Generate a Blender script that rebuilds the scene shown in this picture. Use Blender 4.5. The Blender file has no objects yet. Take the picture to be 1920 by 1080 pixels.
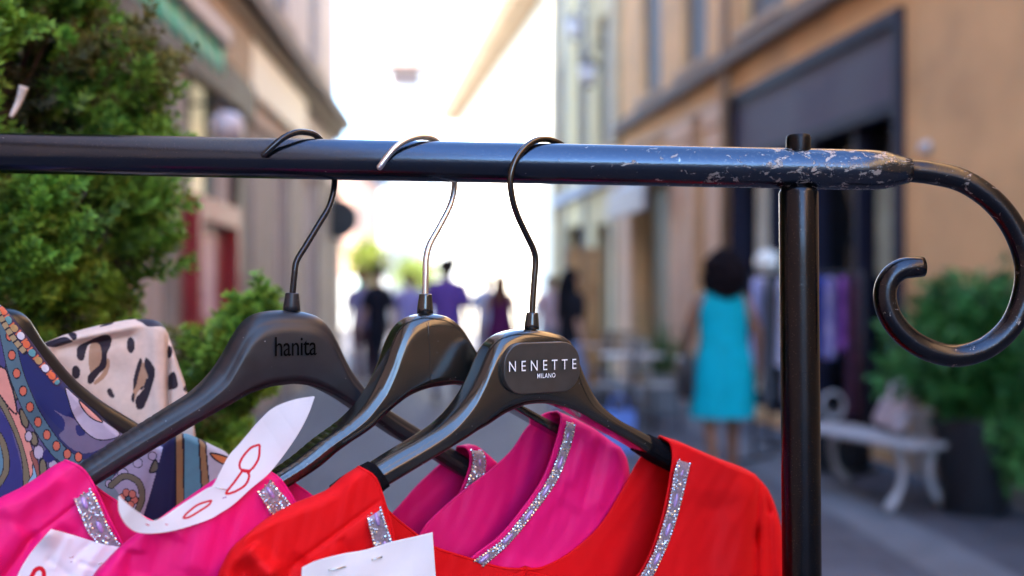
import bpy, bmesh, math, random
import numpy as np
from mathutils import Vector, Matrix, noise as mnoise

random.seed(7)
RNG = np.random.default_rng(11)
SC = bpy.context.scene
COL = SC.collection

# ------------------------------------------------------------------ camera, sky, sun, exposure
FPX = 1867.0                      # focal length in photo pixels (35 mm on a 36 mm sensor, 1920 px wide)
CAMZ = 1.37
HOR = 550.0                       # horizon row
cam = bpy.data.cameras.new('camera')
cam.lens = 35.0
cam.sensor_width = 36.0
cam.shift_y = 10.0 / 1920.0
cam.clip_start = 0.02
cam.clip_end = 600
cam.dof.use_dof = True
cam.dof.focus_distance = 0.715
cam.dof.aperture_fstop = 3.1
cam.dof.aperture_blades = 0
co = bpy.data.objects.new('camera', cam)
COL.objects.link(co)
co.location = (0, 0, CAMZ)
co.rotation_euler = (math.radians(90), 0, 0)
SC.camera = co

SUN_EL, SUN_FROM = 44.0, (-0.85, -0.53)
SUN_AZ = math.atan2(SUN_FROM[0], SUN_FROM[1])          # clockwise from +Y
W = bpy.data.worlds.new('World')
SC.world = W
W.use_nodes = True
wn = W.node_tree
wn.nodes.clear()
sky = wn.nodes.new('ShaderNodeTexSky')
sky.sky_type = 'NISHITA'
sky.sun_disc = False
sky.sun_elevation = math.radians(SUN_EL)
sky.sun_rotation = SUN_AZ
sky.air_density = 1.0
sky.dust_density = 0.0
sky.ozone_density = 3.5
bg = wn.nodes.new('ShaderNodeBackground')
bg.inputs['Strength'].default_value = 0.15
wo = wn.nodes.new('ShaderNodeOutputWorld')
wn.links.new(sky.outputs[0], bg.inputs[0])
wn.links.new(bg.outputs[0], wo.inputs[0])

sl = bpy.data.lights.new('sun', 'SUN')
sl.energy = 3.8
sl.angle = math.radians(0.5)
sl.color = (1.0, 0.93, 0.82)
so = bpy.data.objects.new('sun', sl)
COL.objects.link(so)
sd = Vector((SUN_FROM[0] * math.cos(math.radians(SUN_EL)), SUN_FROM[1] * math.cos(math.radians(SUN_EL)), math.sin(math.radians(SUN_EL))))
so.rotation_euler = sd.to_track_quat('Z', 'Y').to_euler()
so.location = (-10, -10, 30)

SC.view_settings.view_transform = 'Standard'
SC.view_settings.look = 'None'
SC.view_settings.gamma = 1.0
SC.view_settings.use_curve_mapping = False
SC.view_settings.exposure = 3.35
SC.render.engine = 'CYCLES'
SC.cycles.use_denoising = True
SC.cycles.max_bounces = 8
SC.cycles.diffuse_bounces = 5
SC.cycles.sample_clamp_indirect = 6.0


# ------------------------------------------------------------------ helpers: pixels, curves
def P(px, py, Y):
    return Vector(((px - 960.0) / FPX * Y, Y, CAMZ - (py - HOR) / FPX * Y))


def catmull(pts, n, closed=False):
    """n points, evenly spaced by chord length, on a Catmull-Rom curve through pts"""
    p = np.array(pts, float)
    if closed:
        p = np.vstack([p[-1], p, p[0], p[1]])
    else:
        p = np.vstack([2 * p[0] - p[1], p, 2 * p[-1] - p[-2]])
    out = []
    m = len(p) - 3
    tt = np.linspace(0, 1, 17)[:-1]
    for i in range(m):
        a, b, c, d = p[i], p[i + 1], p[i + 2], p[i + 3]
        for t in tt:
            out.append(0.5 * ((2 * b) + (-a + c) * t + (2 * a - 5 * b + 4 * c - d) * t * t + (-a + 3 * b - 3 * c + d) * t ** 3))
    out.append(p[-2])
    out = np.array(out)
    s = np.concatenate([[0], np.cumsum(np.linalg.norm(np.diff(out, axis=0), axis=1))])
    if closed:
        q = np.linspace(0, s[-1], n + 1)[:-1]
    else:
        q = np.linspace(0, s[-1], n)
    return np.stack([np.interp(q, s, out[:, k]) for k in range(out.shape[1])], axis=1)


def curve_at(pts, ts):
    c = catmull(pts, 400)
    q = np.linspace(0, 1, 400)
    return np.stack([np.interp(ts, q, c[:, k]) for k in range(c.shape[1])], axis=1)


def smooth(x):
    x = np.clip(x, 0, 1)
    return x * x * (3 - 2 * x)


# ------------------------------------------------------------------ helpers: materials
MATS = {}


def mat(name, color, rough=0.6, metal=0.0, var=0.12, vscale=8.0, bump=0.0, bscale=60.0, spec=0.5, coat=0.0, sheen=0.0, color2=None, attr=None, bdist=0.002, trans=0.0, stretch=None, sub=0.0, tint=None):
    if name in MATS:
        return MATS[name]
    m = bpy.data.materials.new(name)
    m.use_nodes = True
    nt = m.node_tree
    b = nt.nodes['Principled BSDF']
    b.inputs['Roughness'].default_value = rough
    b.inputs['Metallic'].default_value = metal
    b.inputs['Specular IOR Level'].default_value = spec
    b.inputs['Coat Weight'].default_value = coat
    b.inputs['Coat Roughness'].default_value = 0.08
    b.inputs['Sheen Weight'].default_value = sheen
    b.inputs['Sheen Roughness'].default_value = 0.4
    if sheen:
        b.inputs['Sheen Tint'].default_value = (tint or color) + (1,)
    b.inputs['Transmission Weight'].default_value = trans
    tc = nt.nodes.new('ShaderNodeTexCoord')
    mp = nt.nodes.new('ShaderNodeMapping')
    if stretch:
        mp.inputs['Scale'].default_value = stretch
    nt.links.new(tc.outputs['Object'], mp.inputs['Vector'])
    nz = nt.nodes.new('ShaderNodeTexNoise')
    nz.inputs['Scale'].default_value = vscale
    nz.inputs['Detail'].default_value = 6
    nt.links.new(mp.outputs[0], nz.inputs['Vector'])
    if attr:
        at = nt.nodes.new('ShaderNodeAttribute')
        at.attribute_name = attr
        src = at.outputs['Color']
        hv = nt.nodes.new('ShaderNodeHueSaturation')
        mr = nt.nodes.new('ShaderNodeMapRange')
        mr.inputs['To Min'].default_value = 1 - var
        mr.inputs['To Max'].default_value = 1 + var
        nt.links.new(nz.outputs['Fac'], mr.inputs['Value'])
        nt.links.new(mr.outputs[0], hv.inputs['Value'])
        nt.links.new(src, hv.inputs['Color'])
        nt.links.new(hv.outputs[0], b.inputs['Base Color'])
    else:
        cr = nt.nodes.new('ShaderNodeValToRGB')
        c2 = color2 or tuple(min(1, c * (1 + var)) for c in color)
        c1 = tuple(c * (1 - var) for c in color) if color2 is None else color
        cr.color_ramp.elements[0].position = 0.3
        cr.color_ramp.elements[0].color = (*c1, 1)
        cr.color_ramp.elements[1].position = 0.7
        cr.color_ramp.elements[1].color = (*c2, 1)
        nt.links.new(nz.outputs['Fac'], cr.inputs['Fac'])
        nt.links.new(cr.outputs[0], b.inputs['Base Color'])
    rr = nt.nodes.new('ShaderNodeMapRange')
    rr.inputs['To Min'].default_value = max(0.02, rough * 0.8)
    rr.inputs['To Max'].default_value = min(1, rough * 1.2)
    nt.links.new(nz.outputs['Fac'], rr.inputs['Value'])
    nt.links.new(rr.outputs[0], b.inputs['Roughness'])
    if bump > 0:
        n2 = nt.nodes.new('ShaderNodeTexNoise')
        n2.inputs['Scale'].default_value = bscale
        n2.inputs['Detail'].default_value = 5
        nt.links.new(mp.outputs[0], n2.inputs['Vector'])
        bp = nt.nodes.new('ShaderNodeBump')
        bp.inputs['Strength'].default_value = bump
        bp.inputs['Distance'].default_value = bdist
        nt.links.new(n2.outputs['Fac'], bp.inputs['Height'])
        nt.links.new(bp.outputs[0], b.inputs['Normal'])
    MATS[name] = m
    return m


def emit(m, color, strength):
    b = m.node_tree.nodes['Principled BSDF']
    b.inputs['Emission Color'].default_value = (*color, 1)
    b.inputs['Emission Strength'].default_value = strength
    return m


# ------------------------------------------------------------------ helpers: mesh builder
class MB:
    def __init__(s):
        s.v, s.f, s.c = [], [], []

    def add(s, verts, faces, cols=None):
        o = len(s.v)
        s.v.extend([tuple(map(float, v)) for v in verts])
        s.f.extend([tuple(int(i) + o for i in f) for f in faces])
        if cols is not None:
            s.c.extend([tuple(map(float, c)) for c in cols])

    def quad(s, a, b, c, d):
        s.add([a, b, c, d], [(0, 1, 2, 3)])

    def box(s, lo, hi, fr=None, bev=0.0):
        """axis box, or a box in the frame fr(x,y,z) -> point"""
        x0, y0, z0 = lo
        x1, y1, z1 = hi
        fr = fr or (lambda x, y, z: (x, y, z))
        b = min(bev, abs(x1 - x0) / 2.01, abs(y1 - y0) / 2.01, abs(z1 - z0) / 2.01)
        if b <= 0:
            vs = [fr(x, y, z) for z in (z0, z1) for y in (y0, y1) for x in (x0, x1)]
            s.add(vs, [(0, 2, 3, 1), (4, 5, 7, 6), (0, 1, 5, 4), (2, 6, 7, 3), (0, 4, 6, 2), (1, 3, 7, 5)])
            return
        bm = bmesh.new()
        bmesh.ops.create_cube(bm, size=1)
        for v in bm.verts:
            v.co = Vector(((x0 + x1) / 2 + v.co.x * (x1 - x0), (y0 + y1) / 2 + v.co.y * (y1 - y0), (z0 + z1) / 2 + v.co.z * (z1 - z0)))
        bmesh.ops.bevel(bm, geom=bm.edges[:], offset=b, segments=2, affect='EDGES', profile=0.5)
        bm.verts.index_update()
        s.add([fr(*v.co) for v in bm.verts], [[v.index for v in f.verts] for f in bm.faces])
        bm.free()

    def tube(s, pts, radii, n=12, cap=True, squash=None):
        """sweep along pts with radius per point (parallel transport)"""
        pts = [Vector(p) for p in pts]
        if not hasattr(radii, '__len__'):
            radii = [radii] * len(pts)
        tang = []
        for i in range(len(pts)):
            a = pts[max(0, i - 1)]
            b = pts[min(len(pts) - 1, i + 1)]
            t = (b - a)
            tang.append(t.normalized() if t.length > 1e-9 else Vector((0, 0, 1)))
        up = Vector((0, 0, 1)) if abs(tang[0].z) < 0.9 else Vector((0, 1, 0))
        nx = (up - tang[0] * up.dot(tang[0])).normalized()
        vs, fs = [], []
        for i, p in enumerate(pts):
            nx = (nx - tang[i] * nx.dot(tang[i])).normalized()
            ny = tang[i].cross(nx)
            sq = squash[i] if squash is not None else 1.0
            for k in range(n):
                a = 2 * math.pi * k / n
                vs.append(p + nx * (math.cos(a) * radii[i]) + ny * (math.sin(a) * radii[i] * sq))
        for i in range(len(pts) - 1):
            for k in range(n):
                fs.append((i * n + k, i * n + (k + 1) % n, (i + 1) * n + (k + 1) % n, (i + 1) * n + k))
        if cap:
            fs.append(tuple(range(n - 1, -1, -1)))
            fs.append(tuple(range((len(pts) - 1) * n, len(pts) * n)))
        s.add(vs, fs)

    def lathe(s, c, prof, n=24):
        """profile of (r, z) round the vertical through c"""
        vs, fs = [], []
        for r, z in prof:
            for k in range(n):
                a = 2 * math.pi * k / n
                vs.append((c[0] + math.cos(a) * r, c[1] + math.sin(a) * r, c[2] + z))
        for i in range(len(prof) - 1):
            for k in range(n):
                fs.append((i * n + k, i * n + (k + 1) % n, (i + 1) * n + (k + 1) % n, (i + 1) * n + k))
        fs.append(tuple(range(n - 1, -1, -1)))
        fs.append(tuple(range((len(prof) - 1) * n, len(prof) * n)))
        s.add(vs, fs)

    def rings(s, rings, n=28, cap=True):
        """rings of (cx, cy, cz, rx, ry) joined into a loft"""
        vs, fs = [], []
        for cx, cy, cz, rx, ry in rings:
            for k in range(n):
                a = 2 * math.pi * k / n
                vs.append((cx + math.cos(a) * rx, cy + math.sin(a) * ry, cz))
        for i in range(len(rings) - 1):
            for k in range(n):
                fs.append((i * n + k, i * n + (k + 1) % n, (i + 1) * n + (k + 1) % n, (i + 1) * n + k))
        if cap:
            fs.append(tuple(range(n - 1, -1, -1)))
            fs.append(tuple(range((len(rings) - 1) * n, len(rings) * n)))
        s.add(vs, fs)

    def grid(s, G, cols=None):
        """G[i][j] points -> quads"""
        G = np.asarray(G, float)
        a, b = G.shape[0], G.shape[1]
        idx = np.arange(a * b).reshape(a, b)
        f = np.stack([idx[:-1, :-1], idx[:-1, 1:], idx[1:, 1:], idx[1:, :-1]], -1).reshape(-1, 4)
        s.add(G.reshape(-1, 3), f, None if cols is None else np.asarray(cols).reshape(-1, 4))

    def ball(s, c, r, sub=2, scale=(1, 1, 1), nz=0.0, nscale=5.0, rot=None):
        bm = bmesh.new()
        bmesh.ops.create_icosphere(bm, subdivisions=sub, radius=1.0)
        bm.verts.index_update()
        vs = []
        for v in bm.verts:
            k = 1.0
            if nz:
                k += nz * mnoise.noise(v.co * nscale + Vector(c))
            q = Vector((v.co.x * scale[0], v.co.y * scale[1], v.co.z * scale[2])) * (r * k)
            if rot is not None:
                q = rot @ q
            vs.append(q + Vector(c))
        s.add(vs, [[v.index for v in f.verts] for f in bm.faces])
        bm.free()

    def build(s, name, m, parent=None, smooth_=True, origin=None):
        me = bpy.data.meshes.new(name)
        off = Vector((0, 0, 0))
        if parent is not None:
            q = parent
            while q is not None:
                off += q.location
                q = q.parent
        elif origin is not None:
            off = Vector(origin)
        me.from_pydata([(v[0] - off.x, v[1] - off.y, v[2] - off.z) for v in s.v], [], s.f)
        if s.c and len(s.c) == len(s.v):
            ca = me.color_attributes.new('Col', 'FLOAT_COLOR', 'POINT')
            ca.data.foreach_set('color', np.array(s.c, np.float32).ravel())
        if not isinstance(m, (list, tuple)):
            m = [m]
        for k in m:
            me.materials.append(k)
        if smooth_:
            me.polygons.foreach_set('use_smooth', [True] * len(me.polygons))
        me.update()
        o = bpy.data.objects.new(name, me)
        COL.objects.link(o)
        if parent is not None:
            o.parent = parent
        elif origin is not None:
            o.location = off
        return o


def sharp(o, deg=35):
    """hard edges above an angle"""
    o.data.set_sharp_from_angle(angle=math.radians(deg))
    return o


def thing(name, label, cat, loc=(0, 0, 0), group=None):
    o = bpy.data.objects.new(name, None)
    o.empty_display_size = 0.1
    COL.objects.link(o)
    o.location = loc
    o['label'] = label
    o['category'] = cat
    if group:
        o['group'] = group
    return o


def tag(o, label, cat, group=None):
    o['label'] = label
    o['category'] = cat
    if group:
        o['group'] = group
    return o


def structure(o):
    o['kind'] = 'structure'
    return o


# ------------------------------------------------------------------ materials
M_RED = mat('red_cloth', (0.74, 0.0006, 0.004), rough=0.75, var=0.05, vscale=30, bump=0.35, bscale=900, bdist=0.0006, sheen=0.10, spec=0.25)
M_PINK = mat('magenta_cloth', (0.80, 0.004, 0.165), rough=0.62, var=0.05, vscale=30, bump=0.3, bscale=900, bdist=0.0006, sheen=0.15, spec=0.3)
M_PRINT = mat('printed_cloth', (0.5, 0.5, 0.5), rough=0.6, var=0.15, vscale=160, bump=0.15, bscale=900, bdist=0.0005, attr='Col', spec=0.3)
M_PAPER = mat('written_paper', (0.8, 0.8, 0.8), rough=0.7, var=0.04, vscale=60, bump=0.15, bscale=120, bdist=0.0008, attr='Col', spec=0.25)
M_MATTE = mat('matte_black_plastic', (0.017, 0.017, 0.021), rough=0.40, var=0.25, vscale=60, bump=0.10, bscale=700, bdist=0.0003, spec=0.5)
M_GLOSSY = mat('glossy_black_plastic', (0.013, 0.012, 0.010), rough=0.19, var=0.35, vscale=45, bump=0.03, bscale=80, bdist=0.0005, spec=0.95, coat=0.3)
M_PLAQUE = mat('plaque_plastic', (0.034, 0.032, 0.030), rough=0.34, var=0.2, vscale=80, spec=0.8)
M_VELVET = mat('black_velvet', (0.003, 0.003, 0.005), rough=0.95, var=0.3, vscale=400, bump=0.6, bscale=900, spec=0.1)
M_CHROME = mat('chrome_wire', (0.90, 0.90, 0.90), rough=0.30, metal=1.0, var=0.05)
M_BLACKWIRE = mat('black_chrome_wire', (0.03, 0.03, 0.035), rough=0.12, metal=0.6, var=0.1, spec=0.8)
M_GUNWIRE = mat('gunmetal_wire', (0.10, 0.095, 0.09), rough=0.2, metal=1.0, var=0.1)
M_LETTER = mat('white_lettering', (0.85, 0.85, 0.85), rough=0.4, var=0.03)
M_INK = mat('black_lettering', (0.001, 0.001, 0.001), rough=0.7, var=0.03, spec=0.05)
M_BEAD = mat('rhinestone', (0.86, 0.84, 0.86), rough=0.14, metal=0.8, var=0.45, vscale=900, spec=0.8)
M_GEM = mat('lavender_gem', (0.42, 0.27, 0.58), rough=0.08, metal=0.1, var=0.3, vscale=200, coat=1.0)
M_STAPLE = mat('staple_steel', (0.7, 0.68, 0.62), rough=0.25, metal=1.0)


def specks(m, scale, size, amount=.5, col=(.35, .34, .33, 1)):
    """specks of dust lying on a surface"""
    nt = m.node_tree
    b = nt.nodes['Principled BSDF']
    src = b.inputs['Base Color'].links[0].from_socket
    tc = nt.nodes.new('ShaderNodeTexCoord')
    vo = nt.nodes.new('ShaderNodeTexVoronoi')
    vo.inputs['Scale'].default_value = scale
    nt.links.new(tc.outputs['Object'], vo.inputs['Vector'])
    wn_ = nt.nodes.new('ShaderNodeSeparateColor')
    nt.links.new(vo.outputs['Color'], wn_.inputs[0])
    sz = nt.nodes.new('ShaderNodeMath')
    sz.operation = 'MULTIPLY'
    sz.inputs[1].default_value = size
    nt.links.new(wn_.outputs[0], sz.inputs[0])
    lt = nt.nodes.new('ShaderNodeMath')
    lt.operation = 'LESS_THAN'
    nt.links.new(vo.outputs['Distance'], lt.inputs[0])
    nt.links.new(sz.outputs[0], lt.inputs[1])
    k = nt.nodes.new('ShaderNodeMath')
    k.operation = 'MULTIPLY'
    k.inputs[1].default_value = amount
    nt.links.new(lt.outputs[0], k.inputs[0])
    mx = nt.nodes.new('ShaderNodeMix')
    mx.data_type = 'RGBA'
    mx.inputs['B'].default_value = col
    nt.links.new(k.outputs[0], mx.inputs['Factor'])
    nt.links.new(src, mx.inputs['A'])
    nt.links.new(mx.outputs['Result'], b.inputs['Base Color'])


specks(M_GLOSSY, 170, .085, .45)
specks(M_MATTE, 150, .085, .5)


def painted_metal(name, t0, t1, zdrop, base=(0.060, 0.074, 0.100, 1), rlo=0.08, rhi=0.20):
    """black enamel with bare-metal chips that thicken towards the worn end"""
    m = bpy.data.materials.new(name)
    m.use_nodes = True
    nt = m.node_tree
    L = nt.links.new
    b = nt.nodes['Principled BSDF']
    tc = nt.nodes.new('ShaderNodeTexCoord')
    sx = nt.nodes.new('ShaderNodeSeparateXYZ')
    L(tc.outputs['Object'], sx.inputs[0])
    # worn end: object x (rack origin at the right post)
    wear = nt.nodes.new('ShaderNodeMapRange')
    wear.inputs['From Min'].default_value = -0.28
    wear.inputs['From Max'].default_value = -0.01
    wear.inputs['To Min'].default_value = t0
    wear.inputs['To Max'].default_value = t1
    L(sx.outputs['X'], wear.inputs['Value'])
    # post stays sound
    below = nt.nodes.new('ShaderNodeMapRange')
    below.inputs['From Min'].default_value = 1.41
    below.inputs['From Max'].default_value = 1.44
    below.inputs['To Min'].default_value = zdrop
    below.inputs['To Max'].default_value = 0.0
    L(sx.outputs['Z'], below.inputs['Value'])
    thr = nt.nodes.new('ShaderNodeMath')
    thr.operation = 'ADD'
    L(wear.outputs[0], thr.inputs[0])
    L(below.outputs[0], thr.inputs[1])
    n1 = nt.nodes.new('ShaderNodeTexNoise')
    n1.inputs['Scale'].default_value = 150
    n1.inputs['Detail'].default_value = 10
    n1.inputs['Roughness'].default_value = 0.74
    n1.inputs['Distortion'].default_value = 0.6
    m1 = nt.nodes.new('ShaderNodeMapping')
    m1.inputs['Scale'].default_value = (0.62, 1, 1)
    L(tc.outputs['Object'], m1.inputs[0])
    L(m1.outputs[0], n1.inputs['Vector'])
    sub = nt.nodes.new('ShaderNodeMath')
    sub.operation = 'SUBTRACT'
    L(n1.outputs['Fac'], sub.inputs[0])
    L(thr.outputs[0], sub.inputs[1])
    mul = nt.nodes.new('ShaderNodeMath')
    mul.operation = 'MULTIPLY'
    mul.use_clamp = True
    mul.inputs[1].default_value = 40
    L(sub.outputs[0], mul.inputs[0])
    # fine grain of the paint
    n2 = nt.nodes.new('ShaderNodeTexNoise')
    n2.inputs['Scale'].default_value = 900
    n2.inputs['Detail'].default_value = 3
    L(tc.outputs['Object'], n2.inputs['Vector'])
    n3 = nt.nodes.new('ShaderNodeTexNoise')
    n3.inputs['Scale'].default_value = 35
    n3.inputs['Detail'].default_value = 6
    mp = nt.nodes.new('ShaderNodeMapping')
    mp.inputs['Scale'].default_value = (0.25, 1, 1)
    L(tc.outputs['Object'], mp.inputs[0])
    L(mp.outputs[0], n3.inputs['Vector'])
    mix = nt.nodes.new('ShaderNodeMix')
    mix.data_type = 'RGBA'
    mix.inputs['A'].default_value = base
    mix.inputs['B'].default_value = (0.34, 0.295, 0.26, 1)
    vo = nt.nodes.new('ShaderNodeTexVoronoi')
    vo.inputs['Scale'].default_value = 420
    L(tc.outputs['Object'], vo.inputs['Vector'])
    lt = nt.nodes.new('ShaderNodeMath')
    lt.operation = 'LESS_THAN'
    lt.inputs[1].default_value = 0.13
    L(vo.outputs['Distance'], lt.inputs[0])
    sc1 = nt.nodes.new('ShaderNodeMath')
    sc1.operation = 'MULTIPLY'
    sc1.inputs[1].default_value = 0.35
    L(lt.outputs[0], sc1.inputs[0])
    n4 = nt.nodes.new('ShaderNodeTexNoise')
    n4.inputs['Scale'].default_value = 520
    n4.inputs['Detail'].default_value = 5
    n4.inputs['Roughness'].default_value = 0.6
    L(m1.outputs[0], n4.inputs['Vector'])
    s4 = nt.nodes.new('ShaderNodeMath')
    s4.operation = 'SUBTRACT'
    L(n4.outputs['Fac'], s4.inputs[0])
    L(thr.outputs[0], s4.inputs[1])
    k4 = nt.nodes.new('ShaderNodeMath')
    k4.operation = 'MULTIPLY_ADD'
    k4.use_clamp = True
    k4.inputs[1].default_value = 14
    k4.inputs[2].default_value = -0.75
    L(s4.outputs[0], k4.inputs[0])
    m4 = nt.nodes.new('ShaderNodeMath')
    m4.operation = 'MAXIMUM'
    L(k4.outputs[0], m4.inputs[0])
    L(sc1.outputs[0], m4.inputs[1])
    mxx = nt.nodes.new('ShaderNodeMath')
    mxx.operation = 'MAXIMUM'
    L(mul.outputs[0], mxx.inputs[0])
    L(m4.outputs[0], mxx.inputs[1])
    L(mxx.outputs[0], mix.inputs['Factor'])
    L(mix.outputs['Result'], b.inputs['Base Color'])
    rr = nt.nodes.new('ShaderNodeMapRange')
    rr.inputs['From Min'].default_value = 0.3
    rr.inputs['From Max'].default_value = 0.7
    rr.inputs['To Min'].default_value = rlo
    rr.inputs['To Max'].default_value = rhi
    L(n3.outputs['Fac'], rr.inputs['Value'])
    rm = nt.nodes.new('ShaderNodeMath')
    rm.operation = 'MULTIPLY_ADD'
    rm.inputs[1].default_value = 0.3
    L(mul.outputs[0], rm.inputs[0])
    L(rr.outputs[0], rm.inputs[2])
    L(rm.outputs[0], b.inputs['Roughness'])
    b.inputs['Specular IOR Level'].default_value = 0.75
    met = nt.nodes.new('ShaderNodeMath')
    met.operation = 'MULTIPLY'
    met.operation = 'MULTIPLY_ADD'
    met.inputs[1].default_value = -0.45
    met.inputs[2].default_value = 0.95
    L(mul.outputs[0], met.inputs[0])
    L(met.outputs[0], b.inputs['Metallic'])
    h = nt.nodes.new('ShaderNodeMath')
    h.operation = 'MULTIPLY_ADD'
    h.inputs[1].default_value = -1.6
    L(mul.outputs[0], h.inputs[0])
    L(n2.outputs['Fac'], h.inputs[2])
    bp = nt.nodes.new('ShaderNodeBump')
    bp.inputs['Strength'].default_value = 0.20
    bp.inputs['Distance'].default_value = 0.0005
    L(h.outputs[0], bp.inputs['Height'])
    L(bp.outputs[0], b.inputs['Normal'])
    return m


M_ENAMEL = painted_metal('chipped_black_enamel', .685, .555, .06)
M_ENAMELSCROLL = painted_metal('scroll_black_enamel', .71, .60, .02, (0.036, 0.038, 0.046, 1), .12, .24)
M_ENAMELCAP = painted_metal('dull_black_enamel', .72, .66, .0, (0.020, 0.020, 0.022, 1), .30, .42)
M_ENAMELPOST = painted_metal('black_enamel', .72, .70, .02, (0.030, 0.030, 0.034, 1), .14, .26)

# ------------------------------------------------------------------ SETTING: ground
def stone_paving():
    m = mat('stone_paving', (0.082, 0.080, 0.094), rough=0.7, var=0.2, vscale=3.0, bump=0.4, bscale=40, bdist=0.01)
    nt = m.node_tree
    b = nt.nodes['Principled BSDF']
    src = b.inputs['Base Color'].links[0].from_socket
    tc = nt.nodes.new('ShaderNodeTexCoord')
    br = nt.nodes.new('ShaderNodeTexBrick')
    br.inputs['Scale'].default_value = 1.0
    br.inputs['Brick Width'].default_value = 0.62
    br.inputs['Row Height'].default_value = 0.36
    br.inputs['Mortar Size'].default_value = 0.008
    br.inputs['Color1'].default_value = (1, 1, 1, 1)
    br.inputs['Color2'].default_value = (0.72, 0.72, 0.74, 1)
    br.inputs['Mortar'].default_value = (0.35, 0.35, 0.36, 1)
    nt.links.new(tc.outputs['Object'], br.inputs['Vector'])
    mx = nt.nodes.new('ShaderNodeMix')
    mx.data_type = 'RGBA'
    mx.blend_type = 'MULTIPLY'
    mx.inputs['Factor'].default_value = 1
    nt.links.new(src, mx.inputs['A'])
    nt.links.new(br.outputs['Color'], mx.inputs['B'])
    nt.links.new(mx.outputs['Result'], b.inputs['Base Color'])
    return m


M_PAVE = stone_paving()
g = MB()
g.quad((-250, -250, 0), (250, -250, 0), (250, 350, 0), (-250, 350, 0))
structure(g.build('street', M_PAVE, smooth_=False))
M_STRIP = mat('pale_stone_strip', (0.125, 0.125, 0.135), rough=0.7, var=0.15, vscale=4, bump=0.3, bscale=30, bdist=0.01)
g = MB()
g.quad((2.02 + 0.9, -14, 0.004), (2.42 + 0.9, -14, 0.004), (2.32 - 0.4, 16, 0.004), (1.92 - 0.4, 16, 0.004))
structure(g.build('paving_strip', M_STRIP, smooth_=False))


# ------------------------------------------------------------------ SETTING: facades
class Facade:
    """a street wall: X = a + k*Y ; side = +1 when the street lies towards +X"""
    def __init__(s, a, k, side):
        s.a, s.k, s.side = a, k, side
        n = Vector((1, -k, 0)).normalized()
        s.n = n * side

    def pt(s, y, z, o=0.0):
        return Vector((s.a + s.k * y, y, z)) + s.n * o

    def box(s, mb, y0, y1, z0, z1, o0, o1, bev=0.0):
        mb.box((y0, o0, z0), (y1, o1, z1), fr=lambda a, b, c: s.pt(a, c, b), bev=bev)

    def quad(s, mb, y0, y1, z0, z1, o):
        mb.quad(s.pt(y0, z0, o), s.pt(y1, z0, o), s.pt(y1, z1, o), s.pt(y0, z1, o))

    def skin(s, mb, Y0, Y1, Z1, openings, depth=7.0, reveal=0.28):
        ys = sorted({Y0, Y1, *[v for q in openings for v in q[:2]]})
        zs = sorted({0.0, Z1, *[v for q in openings for v in q[2:]]})
        for i in range(len(ys) - 1):
            for j in range(len(zs) - 1):
                cy, cz = (ys[i] + ys[i + 1]) / 2, (zs[j] + zs[j + 1]) / 2
                if any(q[0] < cy < q[1] and q[2] < cz < q[3] for q in openings):
                    continue
                s.quad(mb, ys[i], ys[i + 1], zs[j], zs[j + 1], 0)
        for y0, y1, z0, z1 in openings:
            for a, b, c, d in (((y0, z0), (y0, z1), (y0, z1), (y0, z0)), ((y1, z0), (y1, z1), (y1, z1), (y1, z0)),
                               ((y0, z1), (y1, z1), (y1, z1), (y0, z1)), ((y0, z0), (y1, z0), (y1, z0), (y0, z0))):
                mb.quad(s.pt(a[0], a[1], 0), s.pt(b[0], b[1], 0), s.pt(c[0], c[1], -reveal), s.pt(d[0], d[1], -reveal))
        # the block behind the street wall
        s.quad(mb, Y0, Y1, 0, Z1, -depth)
        for y in (Y0, Y1):
            mb.quad(s.pt(y, 0, 0), s.pt(y, 0, -depth), s.pt(y, Z1, -depth), s.pt(y, Z1, 0))
        mb.quad(s.pt(Y0, Z1, 0), s.pt(Y1, Z1, 0), s.pt(Y1, Z1, -depth), s.pt(Y0, Z1, -depth))


M_OCHRE = mat('ochre_plaster', (0.66, 0.38, 0.17), rough=0.85, var=0.20, vscale=1.6, bump=0.3, bscale=25, bdist=0.01)
M_OCHRETRIM = mat('sand_stone_trim', (0.43, 0.30, 0.20), rough=0.8, var=0.12, vscale=3)
M_BROWNTRIM = mat('brown_stone_moulding', (0.16, 0.115, 0.085), rough=0.8, var=0.2, vscale=3)
M_YELLOWW = mat('pale_yellow_plaster', (0.52, 0.41, 0.22), rough=0.85, var=0.12, vscale=1.2)
M_GREYSTONE = mat('grey_blue_stone', (0.26, 0.27, 0.31), rough=0.8, var=0.15, vscale=3)
M_PINKW = mat('rose_grey_plaster', (0.52, 0.41, 0.345), rough=0.85, var=0.1, vscale=1.2, bump=0.2, bscale=25, bdist=0.01)
M_TAUPE = mat('taupe_stone', (0.30, 0.245, 0.205), rough=0.8, var=0.15, vscale=2)
M_DARKBR = mat('dark_brown_wood', (0.040, 0.021, 0.012), rough=0.6, var=0.3, vscale=5)
M_ORWOOD = mat('orange_brown_wood', (0.34, 0.16, 0.045), rough=0.55, var=0.25, vscale=5, stretch=(1, 1, 0.15))
M_CREAM = mat('cream_board', (0.80, 0.70, 0.52), rough=0.6, var=0.06)
M_SHUTTER = mat('grey_shutter_paint', (0.14, 0.135, 0.14), rough=0.6, var=0.1)
M_FRAMEDK = mat('dark_window_frame', (0.014, 0.013, 0.028), rough=0.6, var=0.15, spec=.2)
M_FASCIA = mat('violet_grey_fascia', (0.060, 0.047, 0.072), rough=0.7, var=0.12, vscale=1.5)
M_PANE = mat('dark_glass', (0.006, 0.007, 0.008), rough=0.05, var=0.2, spec=0.3)
M_PALE = mat('sunlit_cream_plaster', (0.78, 0.70, 0.56), rough=0.85, var=0.06, vscale=0.6)
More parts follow.
